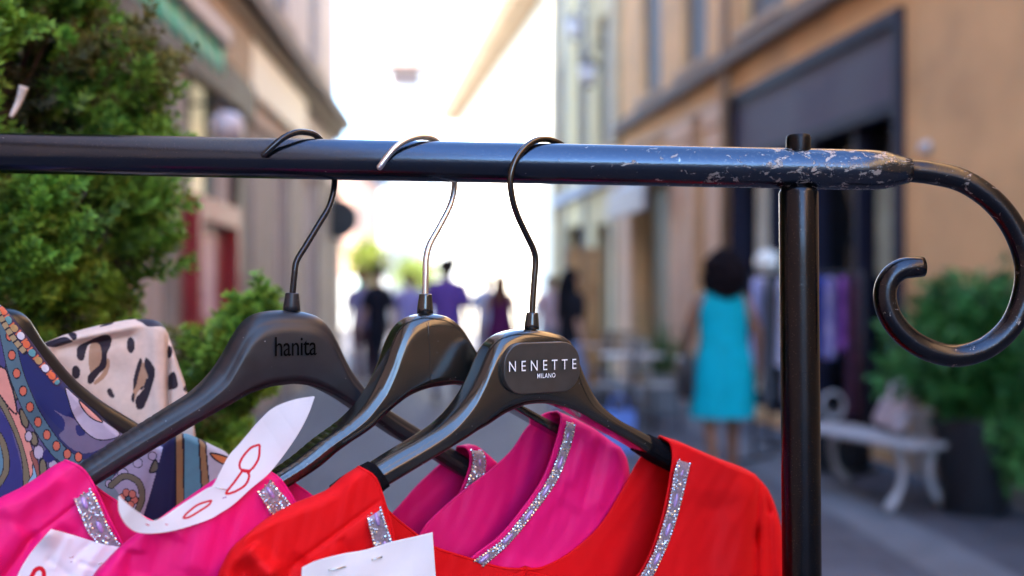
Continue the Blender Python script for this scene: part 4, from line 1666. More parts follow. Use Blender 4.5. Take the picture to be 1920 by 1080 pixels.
# ---- hanger with the matt body (behind), its wire passes behind the rail
H1 = HF(547)
t1 = thing('clothes_hanger', 'matt black wide hanger lettered hanita with black hook, leftmost of three on the rail', 'hanger', (H1.O.x, H1.O.y, 1.33))
T1 = [(60, 948), (105, 912), (150, 880), (205, 842), (260, 806), (320, 769), (368, 738), (402, 703), (428, 664), (447, 630), (464, 606), (486, 590), (518, 583), (556, 583), (588, 588), (610, 598),
      (627, 616), (641, 642), (656, 674), (674, 706), (702, 740), (732, 765), (762, 785), (802, 810), (850, 838), (885, 860), (925, 884), (965, 910)]
B1 = [(85, 985), (120, 955), (165, 925), (222, 888), (300, 839), (372, 795), (435, 759), (471, 739), (506, 727), (530, 723), (555, 721), (583, 724), (610, 733), (644, 750), (680, 774), (715, 797), (754, 824), (812, 856), (860, 886), (905, 912), (950, 938)]
mb = MB()
loft_body(mb, H1, T1, B1, (7, 18), (6, 13), rt=.0125, rb=.003, bulge=.0028, notch=[(140, 305, 15, .0005)])
body1 = mb.build('body', M_MATTE, t1)
hook_and_collar(H1, t1, [(495, 290, .7185), (512, 274, .7195), (532, 258, .722), (553, 249, .7275), (572, 248, .735), (592, 254, .743), (610, 275, .752), (624, 310, .7575), (627, 345, .758), (618, 385, .755), (595, 425, .749), (572, 463, .743), (556, 490, .739), (552, 515, .738), (549, 545, .738), (547, 572, .738)],
                M_BLACKWIRE, .0023, (548, 549, .738), (547, 573, .738), .0052, M_MATTE)
lettering(H1, 'hanita', 516, 594, 631, 667, -.0046, body1, [M_INK], spacing=.95, extr=.0003)

# ---- glossy hanger with the bright steel hook, middle
H2 = HF(797)
t2 = thing('clothes_hanger', 'glossy black unlettered hanger with bright steel hook, middle of three on the rail', 'hanger', (H2.O.x, H2.O.y, 1.33))
T2 = [(420, 965), (460, 935), (510, 899), (560, 866), (600, 834), (645, 802), (673, 777), (697, 747), (716, 712), (730, 680), (741, 648), (754, 620), (772, 601), (800, 590), (830, 590), (852, 597), (868, 611), (882, 635),
      (893, 660), (907, 692), (930, 722), (962, 746), (1000, 767), (1040, 788), (1085, 812), (1130, 836), (1170, 858)]
B2 = [(445, 985), (480, 960), (540, 920), (600, 879), (642, 843), (698, 804), (717, 785), (746, 760), (773, 741), (804, 729), (832, 724), (858, 722), (885, 727), (915, 740), (945, 756), (973, 772), (1018, 798), (1045, 813), (1090, 838), (1150, 874)]
mb = MB()
loft_body(mb, H2, T2, B2, (6, 18), (5, 14), rt=.0095, rb=.0022, bulge=.0012, notch=[(530, 655, 13.5, .00035)])
body2 = mb.build('body', M_GLOSSY, t2)
hook_and_collar(H2, t2, [(712, 313, .7175), (726, 294, .718), (742, 276, .720), (760, 264, .7235), (778, 258, .728), (797, 257, .735), (816, 263, .743), (835, 285, .752), (849, 318, .757), (852, 350, .758), (844, 385, .755), (824, 425, .749), (806, 458, .743), (799, 485, .739), (798, 515, .738), (797, 570, .738)],
                M_CHROME, .0023, (798, 551, .738), (797, 578, .738), .0050, M_GLOSSY)

mb = MB()
mb.tube([H2.at(x, y, -.0013) for x, y in ((803, 603), (804, 630), (806, 660), (807, 700), (807, 722))], .00022, 6)
mb.build('mould_seam', M_GLOSSY, t2)

# ---- front hanger with the plaque, its wire passes in front of the rail
H3 = HF(997)
t3 = thing('clothes_hanger', 'glossy black hanger with a NENETTE MILANO plaque carrying the red dress', 'hanger', (H3.O.x, H3.O.y, 1.33))
T3 = [(545, 985), (590, 955), (640, 922), (690, 889), (735, 860), (790, 828), (832, 800), (864, 768), (888, 735), (905, 703), (918, 672), (932, 646), (952, 629), (980, 620), (1012, 619), (1045, 624), (1068, 632), (1084, 649), (1096, 682),
      (1113, 722), (1137, 760), (1170, 788), (1204, 806), (1235, 822), (1280, 846), (1330, 872), (1390, 902)]
B3 = [(565, 1010), (610, 985), (655, 958), (700, 932), (754, 899), (808, 865), (871, 826), (895, 810), (919, 796), (938, 783), (957, 772), (988, 760), (1018, 757), (1045, 760), (1070, 767), (1095, 778), (1120, 793), (1160, 815), (1200, 838), (1228, 856), (1270, 880), (1320, 905), (1375, 930)]
mb = MB()
loft_body(mb, H3, T3, B3, (8, 20), (7, 15), rt=.0095, rb=.0022, bulge=.0012)
body3 = mb.build('body', M_GLOSSY, t3)
hook_and_collar(H3, t3, [(1075, 318, .7585), (1068, 290, .756), (1056, 274, .7505), (1040, 265, .744), (1022, 261, .737), (1003, 264, .7295), (985, 276, .7225), (969, 296, .7175), (959, 322, .7160), (957, 345, .7165), (962, 378, .7195), (972, 408, .7245), (988, 442, .731), (1000, 468, .736), (1004, 488, .738), (1002, 520, .738), (999, 560, .738), (997, 600, .738)],
                M_GUNWIRE, .0023, (998, 586, .738), (997, 608, .738), .0046, M_GLOSSY)
# plaque
def rounded_plate(H, xl, xr, yt, yb, rad, w0, w1, bev=.0006):
    a, b = H.at(xl, (yt + yb) / 2, w0), H.at(xr, (yt + yb) / 2, w0)
    c = H.at((xl + xr) / 2, (yt + yb) / 2, w0)
    hw = (b - a).length / 2
    hh = (H.at((xl + xr) / 2, yt, w0) - H.at((xl + xr) / 2, yb, w0)).length / 2
    mb = MB()
    ring = []
    for cx, cz, s0 in ((hw - rad, hh - rad, 0), (-hw + rad, hh - rad, 90), (-hw + rad, -hh + rad, 180), (hw - rad, -hh + rad, 270)):
        for k in range(13):
            an = math.radians(s0 + 90 * k / 12)
            ring.append((cx, cz, math.cos(an), math.sin(an)))
    n = len(ring)
    vs = []
    for r_, w_ in ((rad, w1), (rad, w0 + bev), (rad - bev * .35, w0 + bev * .3), (rad - bev, w0)):
        for cx, cz, q, s_ in ring:
            vs.append(c + H.u * (cx + q * r_) + Vector((0, 0, cz + s_ * r_)) + H.nb * (w_ - w0))
    fs = []
    for i in range(3):
        for k in range(n):
            fs.append((i * n + k, (i + 1) * n + k, (i + 1) * n + (k + 1) % n, i * n + (k + 1) % n))
    fs.append(tuple(3 * n + k for k in range(n)))
    fs.append(tuple(range(n - 1, -1, -1)))
    mb.add(vs, fs)
    return mb


plq = rounded_plate(H3, 947, 1089, 642, 737, .0155, -.0062, .001).build('plaque', M_PLAQUE, t3)
sharp(plq, 40)
lettering(H3, 'NENETTE', 954, 1080, 675, 694, -.00625, plq, [M_LETTER, M_INK], spacing=1.75, extr=.0013)
lettering(H3, 'MILANO', 1006, 1040, 699.5, 708.5, -.00625, plq, [M_LETTER, M_INK], spacing=1.12, extr=.0011, offset=.012)
# flocked sleeves on the arms of the front hanger
mb = MB()
loft_body(mb, H3, [(640, 922), (665, 905), (690, 889), (712, 875)], [(660, 955), (690, 938), (712, 925), (733, 912)], (1, 2), (1, 2), K=(14, 14, 14), rt=.0095, rb=.003, bulge=.0012, taper=.86, grow=.0009)
mb.build('velvet_sleeve', M_VELVET, t3)
mb = MB()
loft_body(mb, H3, [(1229, 819), (1245, 827), (1262, 836), (1290, 851)], [(1219, 850), (1240, 863), (1262, 876), (1290, 891)], (1, 2), (1, 2), K=(14, 14, 14), rt=.0095, rb=.003, bulge=.0012, taper=.86, grow=.0009)
mb.build('velvet_sleeve', M_VELVET, t3)

# ---- hanger of the printed blouse, mostly outside the picture
H0 = HF(-68)
t0 = thing('clothes_hanger', 'black hanger at the left edge emerging from the printed navy blouse', 'hanger', (H0.O.x, H0.O.y, 1.33))
T0 = [(-560, 850), (-500, 815), (-430, 778), (-360, 742), (-300, 708), (-255, 668), (-215, 622), (-170, 590), (-110, 576), (-60, 574), (-10, 577), (18, 578), (38, 584), (55, 597), (70, 619), (83, 640), (104, 667), (126, 694), (148, 717), (172, 737), (200, 758), (255, 792), (300, 820), (345, 848)]
B0 = [(-540, 890), (-480, 852), (-410, 815), (-340, 780), (-280, 752), (-220, 722), (-160, 700), (-110, 690), (-60, 688), (-20, 690), (20, 700), (60, 716), (95, 738), (130, 765), (168, 792), (210, 822), (255, 850), (300, 876), (335, 895)]
mb = MB()
loft_body(mb, H0, T0, B0, (5, 15), (5, 11), rt=.0095, rb=.003, bulge=.0012)
mb.build('body', mat('satin_black_plastic', (.010, .010, .011), rough=.3, var=.2, spec=.45), t0)
hook_and_collar(H0, t0, [(-153, 300, .7185), (-138, 278, .7195), (-118, 258, .722), (-100, 242, .7275), (-76, 240, .735), (-56, 245, .743), (-36, 265, .752), (-17, 302, .7575), (-14, 345, .758), (-24, 385, .755), (-45, 425, .749), (-60, 463, .743), (-66, 490, .739), (-68, 545, .738), (-68, 572, .738)],
                M_BLACKWIRE, .0023, (-68, 546, .738), (-68, 570, .738), .0050, M_GLOSSY)
HL = HF(-300)
tl = thing('clothes_hanger', 'black hanger inside the leopard print blouse, almost hidden by its fabric', 'hanger', (HL.O.x, HL.O.y, 1.33))
TL = [(-760, 800), (-700, 770), (-560, 700), (-480, 640), (-420, 600), (-360, 585), (-300, 582), (-240, 590), (-180, 612), (-130, 640), (-60, 650), (60, 652), (180, 640), (262, 628)]
BL = [(-740, 840), (-680, 808), (-560, 745), (-480, 715), (-420, 700), (-360, 690), (-300, 688), (-240, 690), (-180, 696), (-130, 700), (-60, 702), (60, 700), (180, 676), (260, 655)]
mb = MB()
loft_body(mb, HL, TL, BL, (3, 9), (3, 9), rt=.0095, rb=.003)
mb.build('body', M_GLOSSY, tl)
hook_and_collar(HL, tl, [(a - 232, b, c_) for a, b, c_ in [(-153, 300, .7185), (-138, 278, .7195), (-118, 256, .722), (-100, 239, .7275), (-76, 236, .735), (-56, 242, .743), (-36, 262, .752), (-17, 302, .7575), (-14, 345, .758), (-24, 385, .755), (-45, 425, .749), (-60, 463, .743), (-66, 490, .739), (-68, 545, .738), (-68, 580, .738)]],
                M_BLACKWIRE, .0023, (-300, 552, .738), (-300, 580, .738), .0050, M_GLOSSY)


# ------------------------------------------------------------------ dresses
def fold_w(px, py, folds):
    """sum of ridges (depth > 0 pushes back, in metres) along photo-space segments"""
    w = np.zeros_like(px)
    for (x0, y0, x1, y1, wid, dep) in folds:
        dx, dy = x1 - x0, y1 - y0
        L2 = dx * dx + dy * dy
        tt = np.clip(((px - x0) * dx + (py - y0) * dy) / L2, -.25, 1.25)
        dd = np.hypot(px - x0 - tt * dx, py - y0 - tt * dy)
        fade = 1 - smooth(np.maximum(0, np.abs(tt - .5) - .5) / .25)
        w += dep * np.exp(-(dd / wid) ** 2) * fade
    return w


def panel(H, N, O, T, wside, wtop=.012, nu=70, nv=190, folds=(), flop=0.0, seed=0.0, wedge_in=0.0, ridge_px=26.0):
    """cloth between an inner edge N and an outer edge O (both top to bottom), T = shoulder line from N[0] to O[0]"""
    tv = np.linspace(0, 1, nv) ** 2.1
    Nv, Ov = curve_at(N, tv), curve_at(O, tv)
    us = np.linspace(0, 1, nu)
    Tu = curve_at(T, us)
    lin = Nv[0][None] * (1 - us)[:, None] + Ov[0][None] * us[:, None]
    dT = Tu - lin
    px = np.zeros((nv, nu))
    py = np.zeros((nv, nu))
    for j in range(nv):
        k = (1 - tv[j]) ** 14
        r = Nv[j][None] * (1 - us)[:, None] + Ov[j][None] * us[:, None] + dT * k
        px[j], py[j] = r[:, 0], r[:, 1]
    # distance below the shoulder line, in px
    below = py - py[0][None, :]
    below = np.maximum(0, np.hypot(px - px[0][None, :], below))
    kt = np.clip(below / ridge_px, 0, 1)
    out = (1 - us)[None, :] * np.linalg.norm(Ov - Nv, axis=1)[:, None]
    ko = np.clip(out / 30.0, 0, 1)
    ramp = np.minimum(np.sqrt(1 - (1 - kt) ** 2), np.sqrt(1 - (1 - ko) ** 2))
    w = wtop + (wside - wtop) * ramp
    s_ = 1 if wside < wtop else -1
    # soft hang: long vertical undulation that grows downwards
    und = .0022 * np.sin(px / 47.0 + seed) * smooth((below - 60) / 250.0) + .0008 * np.sin(px / 27.0 + py / 160.0 + seed * 2.1) * smooth((below - 90) / 200.0)
    pr = random.Random(int(seed * 100) + 5)
    for _ in range(9):
        an, wl = pr.uniform(.15, 1.2), pr.uniform(16, 46)
        und = und + .00020 * np.sin((px * math.cos(an) + py * math.sin(an) * .5) / wl * 6.28 + pr.uniform(0, 6)) * (.5 + .5 * np.sin(py / pr.uniform(40, 90) + px / pr.uniform(60, 130) + pr.uniform(0, 6)))
    w = w + (und + fold_w(px, py, folds)) * ramp
    inn = us[None, :] * np.linalg.norm(Ov - Nv, axis=1)[:, None]
    w = w + wedge_in * np.exp(-(inn / 10.0) ** 2)
    return H.arr(px, py, w)


def dress(H, mname, m, label, S, cat='dress', trims=(), folds_l=(), folds_r=(), seed=0.0, wf=-.004, wb=.031, hem=2100):
    """S: dict of photo-space curves of one dress on hanger H"""
    c = H.at(*S['NL'][0])
    t = thing('dress', label, cat, (c.x, c.y, 1.25))
    cx = S['cx']
    fl = S['NL'] + [(cx - 14, S['fy'] - 4), (cx - .2, S['fy']), (cx, S['fy'] + 3), (cx, S['fy'] + 40), (cx, (S['fy'] + hem) / 2), (cx, hem)]
    fr = S['NR'] + [(cx + 14, S['fy'] - 4), (cx + .2, S['fy']), (cx, S['fy'] + 3), (cx, S['fy'] + 40), (cx, (S['fy'] + hem) / 2), (cx, hem)]
    bl = S['BL'][:-1] + [(S['bx'] - 16, S['by'] - .5), (S['bx'] - .2, S['by']), (S['bx'], S['by'] + 3), (S['bx'], S['by'] + 40), (S['bx'], (S['by'] + hem) / 2), (S['bx'], hem)]
    br = S['BR'][:-1] + [(S['bx'] + 16, S['by'] - .5), (S['bx'] + .2, S['by']), (S['bx'], S['by'] + 3), (S['bx'], S['by'] + 40), (S['bx'], (S['by'] + hem) / 2), (S['bx'], hem)]
    ol = S['OL'] + [(S['OL'][-1][0] - 60, hem)]
    orr = S['OR'] + [(S['OR'][-1][0] + 40, hem)]
    for nm, (ea, oa, ta), (eb, ob, tb), ws, rp, fa, fb, sd in (('front_panel', (fl, ol, S['TL']), (fr, orr, S['TR']), wf, 26.0, folds_l, folds_r, 0), ('back_panel', (bl, ol, S['TL']), (br, orr, S['TR']), wb, 18.0, (), (), 2)):
        ga = panel(H, ea, oa, ta, ws, folds=fa, seed=seed + sd, ridge_px=rp)
        gb = panel(H, eb, ob, tb, ws, folds=fb, seed=seed + sd + 1, ridge_px=rp)
        mb = MB()
        if sd == 0:
            mb.grid(ga)
            mb.grid(gb[:, ::-1])
        else:
            mb.grid(ga[:, ::-1])
            mb.grid(gb)
        o = mb.build(nm, m, t)
        sol = o.modifiers.new('cloth', 'SOLIDIFY')
        sol.thickness = .0012
        sol.offset = 0
        lim = S['fy'] if sd == 0 else S['by']
        zc = H.at(cx, lim + 6, ws).z
        edge = [p for p in ga[:, 0] if p[2] > zc] + [p for p in gb[::-1, 0] if p[2] > zc]
        mb = MB()
        mb.tube(edge, .0011, 8)
        mb.build('neck_binding', m, o)
    for i, (a, b, wa, wtops) in enumerate(trims):
        rhinestones(H, t, a, b, wa, wtops, seed=i + int(seed * 10))
    return t


def rhinestones(H, t, A, B, wface, wtop, seed=0):
    """embroidered strip between edge A (neck side) and B: stones along both rims, smaller ones and marquise gems between"""
    rnd = random.Random(seed)
    L = np.linalg.norm(np.diff(catmull(A, 100), axis=0), axis=1).sum()
    n = max(4, int(L / 6.2))
    a, b = catmull(A, 300), catmull(B, 300)

    def pos(s, q, lift):
        i = min(299, max(0, s * 299))
        k = int(i)
        k2 = min(299, k + 1)
        f = i - k
        pa = a[k] * (1 - f) + a[k2] * f
        pb = b[k] * (1 - f) + b[k2] * f
        p = pa * (1 - q) + pb * q
        w = wface + (wtop - wface) * max(0, 1 - s * L / 26.0) ** 2
        return H.at(p[0], p[1], w - lift)
    width = (pos(.5, 0, 0) - pos(.5, 1, 0)).length
    base = MB()
    G = [[pos(s, q, .0014) for q in np.linspace(.02, .98, 6)] for s in np.linspace(.01, .99, 60)]
    base.grid(G)
    band = base.build('rhinestone_trim', mat('silver_net', (.30, .24, .29), rough=.45, metal=.3, var=.3, vscale=700), t)
    sol = band.modifiers.new('thickness', 'SOLIDIFY')
    sol.thickness = .0008
    mb = MB()
    gems = []
    s = 16.0 / L
    while s < 1 - 8.0 / L:
        gems.append((s + 10.0 / L, rnd.uniform(.38, .6)))
        s += 58.0 / L
    for e in (0.07, .93):
        for k in range(n):
            s = (k + .5) / n
            r = rnd.uniform(.00108, .00138)
            stone(mb, pos(s, e, .0018), r, rnd)
    for k in range(int(n * 4.4)):
        s, q = rnd.random(), rnd.uniform(.18, .82)
        if any(abs(s - gs) * L < 17 and abs(q - gq) * width < .0030 for gs, gq in gems):
            continue
        stone(mb, pos(s, q, .0020), rnd.uniform(.0008, .00125), rnd)
    mb.build('rhinestones', M_BEAD, band, smooth_=False)
    for gs, gq in gems:
        p0, p1 = pos(gs - 14 / L, gq, .002), pos(gs + 14 / L, gq, .002)
        mb = MB()
        ax = (p1 - p0)
        rot = ax.to_track_quat('Z', 'Y').to_matrix()
        mb.ball((p0 + p1) / 2, 1.0, 2, (.0018, .0018, ax.length / 2), rot=rot)
        mb.build('gem', M_GEM, band)


def stone(mb, c, r, rnd):
    """a cut stone: low faceted dome turned at random"""
    rot = Matrix.Rotation(rnd.uniform(0, 6.28), 3, 'X') @ Matrix.Rotation(rnd.uniform(0, 6.28), 3, 'Y')
    mb.ball(c, r, 1, rot=rot)


# ---- red dress on the front hanger
S3 = dict(cx=985, fy=1235, bx=985, by=1068,
          NL=[(672, 876), (700, 893), (714, 922), (722, 948), (733, 985), (742, 1030), (770, 1095), (840, 1170), (920, 1215)],
          NR=[(1238, 818), (1257, 831), (1262, 858), (1258, 888), (1250, 935), (1238, 985), (1221, 1035), (1196, 1080), (1140, 1145), (1060, 1205)],
          BL=[(672, 876), (700, 915), (727, 958), (778, 1001), (813, 1026), (877, 1047), (935, 1064), (985, 1068)],
          BR=[(1238, 818), (1222, 838), (1200, 862), (1165, 925), (1123, 990), (1070, 1037), (1025, 1062), (985, 1068)],
          TL=[(672, 876), (645, 893), (617, 917), (590, 930), (545, 948), (500, 974), (462, 1004)],
          TR=[(1238, 818), (1270, 828), (1305, 843), (1345, 860), (1388, 876), (1415, 890)],
          OL=[(462, 1004), (436, 1028), (420, 1055), (408, 1090), (396, 1200), (380, 1500)],
          OR=[(1415, 890), (1440, 920), (1457, 962), (1467, 1010), (1472, 1080), (1476, 1200), (1490, 1500)])
d3 = dress(H3, 'red', M_RED, 'bright red dress with rhinestone neckline hanging foremost beside the rack post', S3, seed=.4,
           trims=[([(711, 942), (718, 962), (727, 990), (737, 1020), (752, 1060)], [(686, 960), (690, 980), (696, 1005), (702, 1030), (716, 1072)], -.0062, .002),
                  ([(1274, 852), (1264, 886), (1255, 938), (1242, 987), (1225, 1037), (1202, 1078), (1170, 1125)], [(1297, 861), (1289, 893), (1278, 938), (1263, 991), (1245, 1037), (1223, 1081), (1190, 1130)], -.0062, .004)],
           folds_l=[(690, 955, 560, 1052, 4.5, .0022), (700, 972, 590, 1060, 16, -.0012), (560, 1052, 520, 1110, 16, .004), (470, 1035, 505, 1075, 16, -.007), (505, 1075, 525, 1180, 20, -.008), (455, 1075, 470, 1200, 20, .008), (640, 1015, 655, 1045, 10, .0018)],
           folds_r=[(1424, 905, 1417, 1010, 6, .0048), (1417, 1010, 1412, 1150, 9, .007), (1433, 915, 1441, 960, 6, .004), (1441, 960, 1450, 1150, 10, .006), (1398, 930, 1385, 1150, 22, -.0045), (1330, 960, 1316, 1150, 34, .0045), (1362, 980, 1356, 1150, 18, -.002)])

# ---- magenta dress on the middle hanger
S2 = dict(cx=775, fy=1240, bx=765, by=1062,
          NL=[(505, 885), (523, 898), (540, 921), (555, 948), (567, 985), (590, 1050), (640, 1140), (710, 1215)],
          NR=[(1045, 772), (1053, 785), (1043, 830), (1019, 897), (976, 960), (934, 1009), (877, 1056), (820, 1150)],
          BL=[(505, 885), (535, 896), (560, 913), (587, 933), (640, 985), (700, 1040), (765, 1062)],
          BR=[(1045, 772), (1020, 778), (990, 802), (958, 848), (912, 889), (842, 944), (790, 1000), (765, 1062)],
          TL=[(505, 885), (480, 884), (447, 882), (408, 897), (370, 922), (335, 947), (294, 977)],
          TR=[(1045, 772), (1066, 781), (1088, 791), (1115, 806), (1145, 828), (1163, 840)],
          OL=[(294, 977), (258, 1000), (228, 1024), (200, 1052), (175, 1082), (150, 1150), (120, 1500)],
          OR=[(1163, 840), (1174, 860), (1180, 890), (1184, 930), (1188, 1000), (1200, 1200), (1230, 1500)])
d2 = dress(H2, 'magenta', M_PINK, 'magenta dress on the middle hanger with white tag marked 80 on its shoulder', S2, seed=1.3,
           trims=[([(503, 893), (520, 915), (538, 935), (554, 957), (566, 985)], [(478, 917), (490, 935), (503, 957), (517, 979), (528, 1005)], -.0062, .002),
                  ([(1064, 783), (1053, 833), (1027, 899), (984, 962), (942, 1012), (886, 1053)], [(1080, 790), (1070, 835), (1045, 899), (1004, 958), (958, 1015), (905, 1064)], -.0062, .004)],
           folds_l=[(310, 1010, 280, 1080, 30, .004), (390, 960, 370, 1060, 30, -.003), (250, 1040, 240, 1090, 16, .005)],
           folds_r=[(1130, 830, 1095, 930, 13, .0022), (1154, 845, 1128, 940, 12, -.0022), (1100, 830, 1070, 900, 16, -.0016), (1060, 960, 1000, 1050, 30, .003)])

# ---- magenta dress on the matt hanger
S1 = dict(cx=500, fy=1250, bx=520, by=1060,
          NL=[(122, 864), (150, 877), (168, 898), (187, 935), (205, 975), (222, 1008), (236, 1034), (290, 1110), (380, 1200), (440, 1235)],
          NR=[(858, 838), (872, 838), (881, 850), (882, 868), (876, 892), (860, 930), (820, 1000), (740, 1090), (620, 1190)],
          BL=[(122, 864), (160, 890), (181, 915), (220, 942), (260, 965), (310, 990), (400, 1035), (520, 1060)],
          BR=[(858, 838), (853, 848), (820, 877), (780, 915), (740, 960), (690, 1005), (610, 1045), (520, 1060)],
          TL=[(122, 864), (100, 875), (72, 895), (40, 915), (0, 935), (-50, 965)],
          TR=[(858, 838), (880, 834), (900, 846), (930, 870), (965, 897), (1000, 925)],
          OL=[(-50, 965), (-80, 990), (-110, 1030), (-130, 1080), (-150, 1200), (-180, 1500)],
          OR=[(1000, 925), (1015, 955), (1022, 990), (1026, 1040), (1030, 1200), (1040, 1500)])
d1 = dress(H1, 'magenta', M_PINK, 'magenta dress on the matt hanger at the lower left with a crumpled price tag', S1, seed=2.2,
           trims=[([(166, 908), (186, 946), (204, 986), (230, 1029), (262, 1075)], [(136, 931), (150, 966), (164, 998), (180, 1018), (215, 1070)], -.0062, .002),
                  ([(876, 836), (884, 848), (886, 868), (880, 892), (866, 930)], [(897, 840), (908, 852), (911, 872), (906, 898), (893, 935)], -.0062, .004)],
           folds_l=[(150, 940, 60, 1010, 4.5, .0022), (60, 1010, 10, 1080, 10, .004), (100, 900, 20, 960, 18, -.003), (30, 1000, -20, 1060, 22, -.004), (120, 1000, 90, 1080, 20, .003)], folds_r=[])


# ------------------------------------------------------------------ printed pictures on cloth and paper (pattern of the thing itself)
def inside(px, py, poly):
    poly = np.asarray(poly, float)
    res = np.zeros(px.shape, bool)
    x0, y0 = poly[:, 0], poly[:, 1]
    x1, y1 = np.roll(x0, -1), np.roll(y0, -1)
    for a, b, c_, d_ in zip(x0, y0, x1, y1):
        if b == d_:
            continue
        cond = ((b > py) != (d_ > py)) & (px < (c_ - a) * (py - b) / (d_ - b) + a)
        res ^= cond
    return res


def dist_line(px, py, pts, n=60, closed=False, smoothit=True):
    c = catmull(pts, n, closed) if smoothit else np.asarray(pts, float)
    if closed:
        c = np.vstack([c, c[:1]])
    best = np.full(px.shape, 1e9)
    arc = np.zeros(px.shape)
    run = 0.0
    for a, b in zip(c[:-1], c[1:]):
        d_ = b - a
        L = max(1e-9, np.hypot(*d_))
        tt = np.clip(((px - a[0]) * d_[0] + (py - a[1]) * d_[1]) / L ** 2, 0, 1)
        dd = np.hypot(px - a[0] - tt * d_[0], py - a[1] - tt * d_[1])
        m = dd < best
        best = np.where(m, dd, best)
        arc = np.where(m, run + tt * L, arc)
        run += L
    return best, arc


class Paint:
    def __init__(s, px, py, base):
        s.px, s.py = px, py
        s.c = np.zeros(px.shape + (4,))
        s.c[...] = (*base, 1)

    def mask(s, m, col):
        s.c[m] = (*col, 1)

    def poly(s, pts, col, line=None, lw=1.5, sm=True):
        q = catmull(pts, 90, True) if sm else pts
        s.mask(inside(s.px, s.py, q), col)
        if line is not None:
            d_, _ = dist_line(s.px, s.py, q, closed=True, smoothit=False)
            s.mask(d_ < lw, line)

    def stroke(s, pts, col, hw, line=None, lw=1.5):
        d_, arc = dist_line(s.px, s.py, pts)
        s.mask(d_ < hw, col)
        if line is not None:
            s.mask((d_ >= hw) & (d_ < hw + lw), line)
        return d_, arc

    def dot(s, x, y, rx, ry, col, line=None, lw=1.6):
        d_ = np.hypot((s.px - x) / rx, (s.py - y) / ry)
        if line is not None:
            s.mask(d_ < 1 + lw / min(rx, ry), line)
        s.mask(d_ < 1, col)


INKC = (.006, .006, .018)
NAVY = (.012, .018, .11)
TEALC = (.075, .14, .18)
CORAL = (.55, .13, .075)
PEACH = (.62, .27, .22)
OLIVE = (.17, .15, .095)
LILAC = (.42, .37, .46)
MAUVE = (.14, .115, .19)


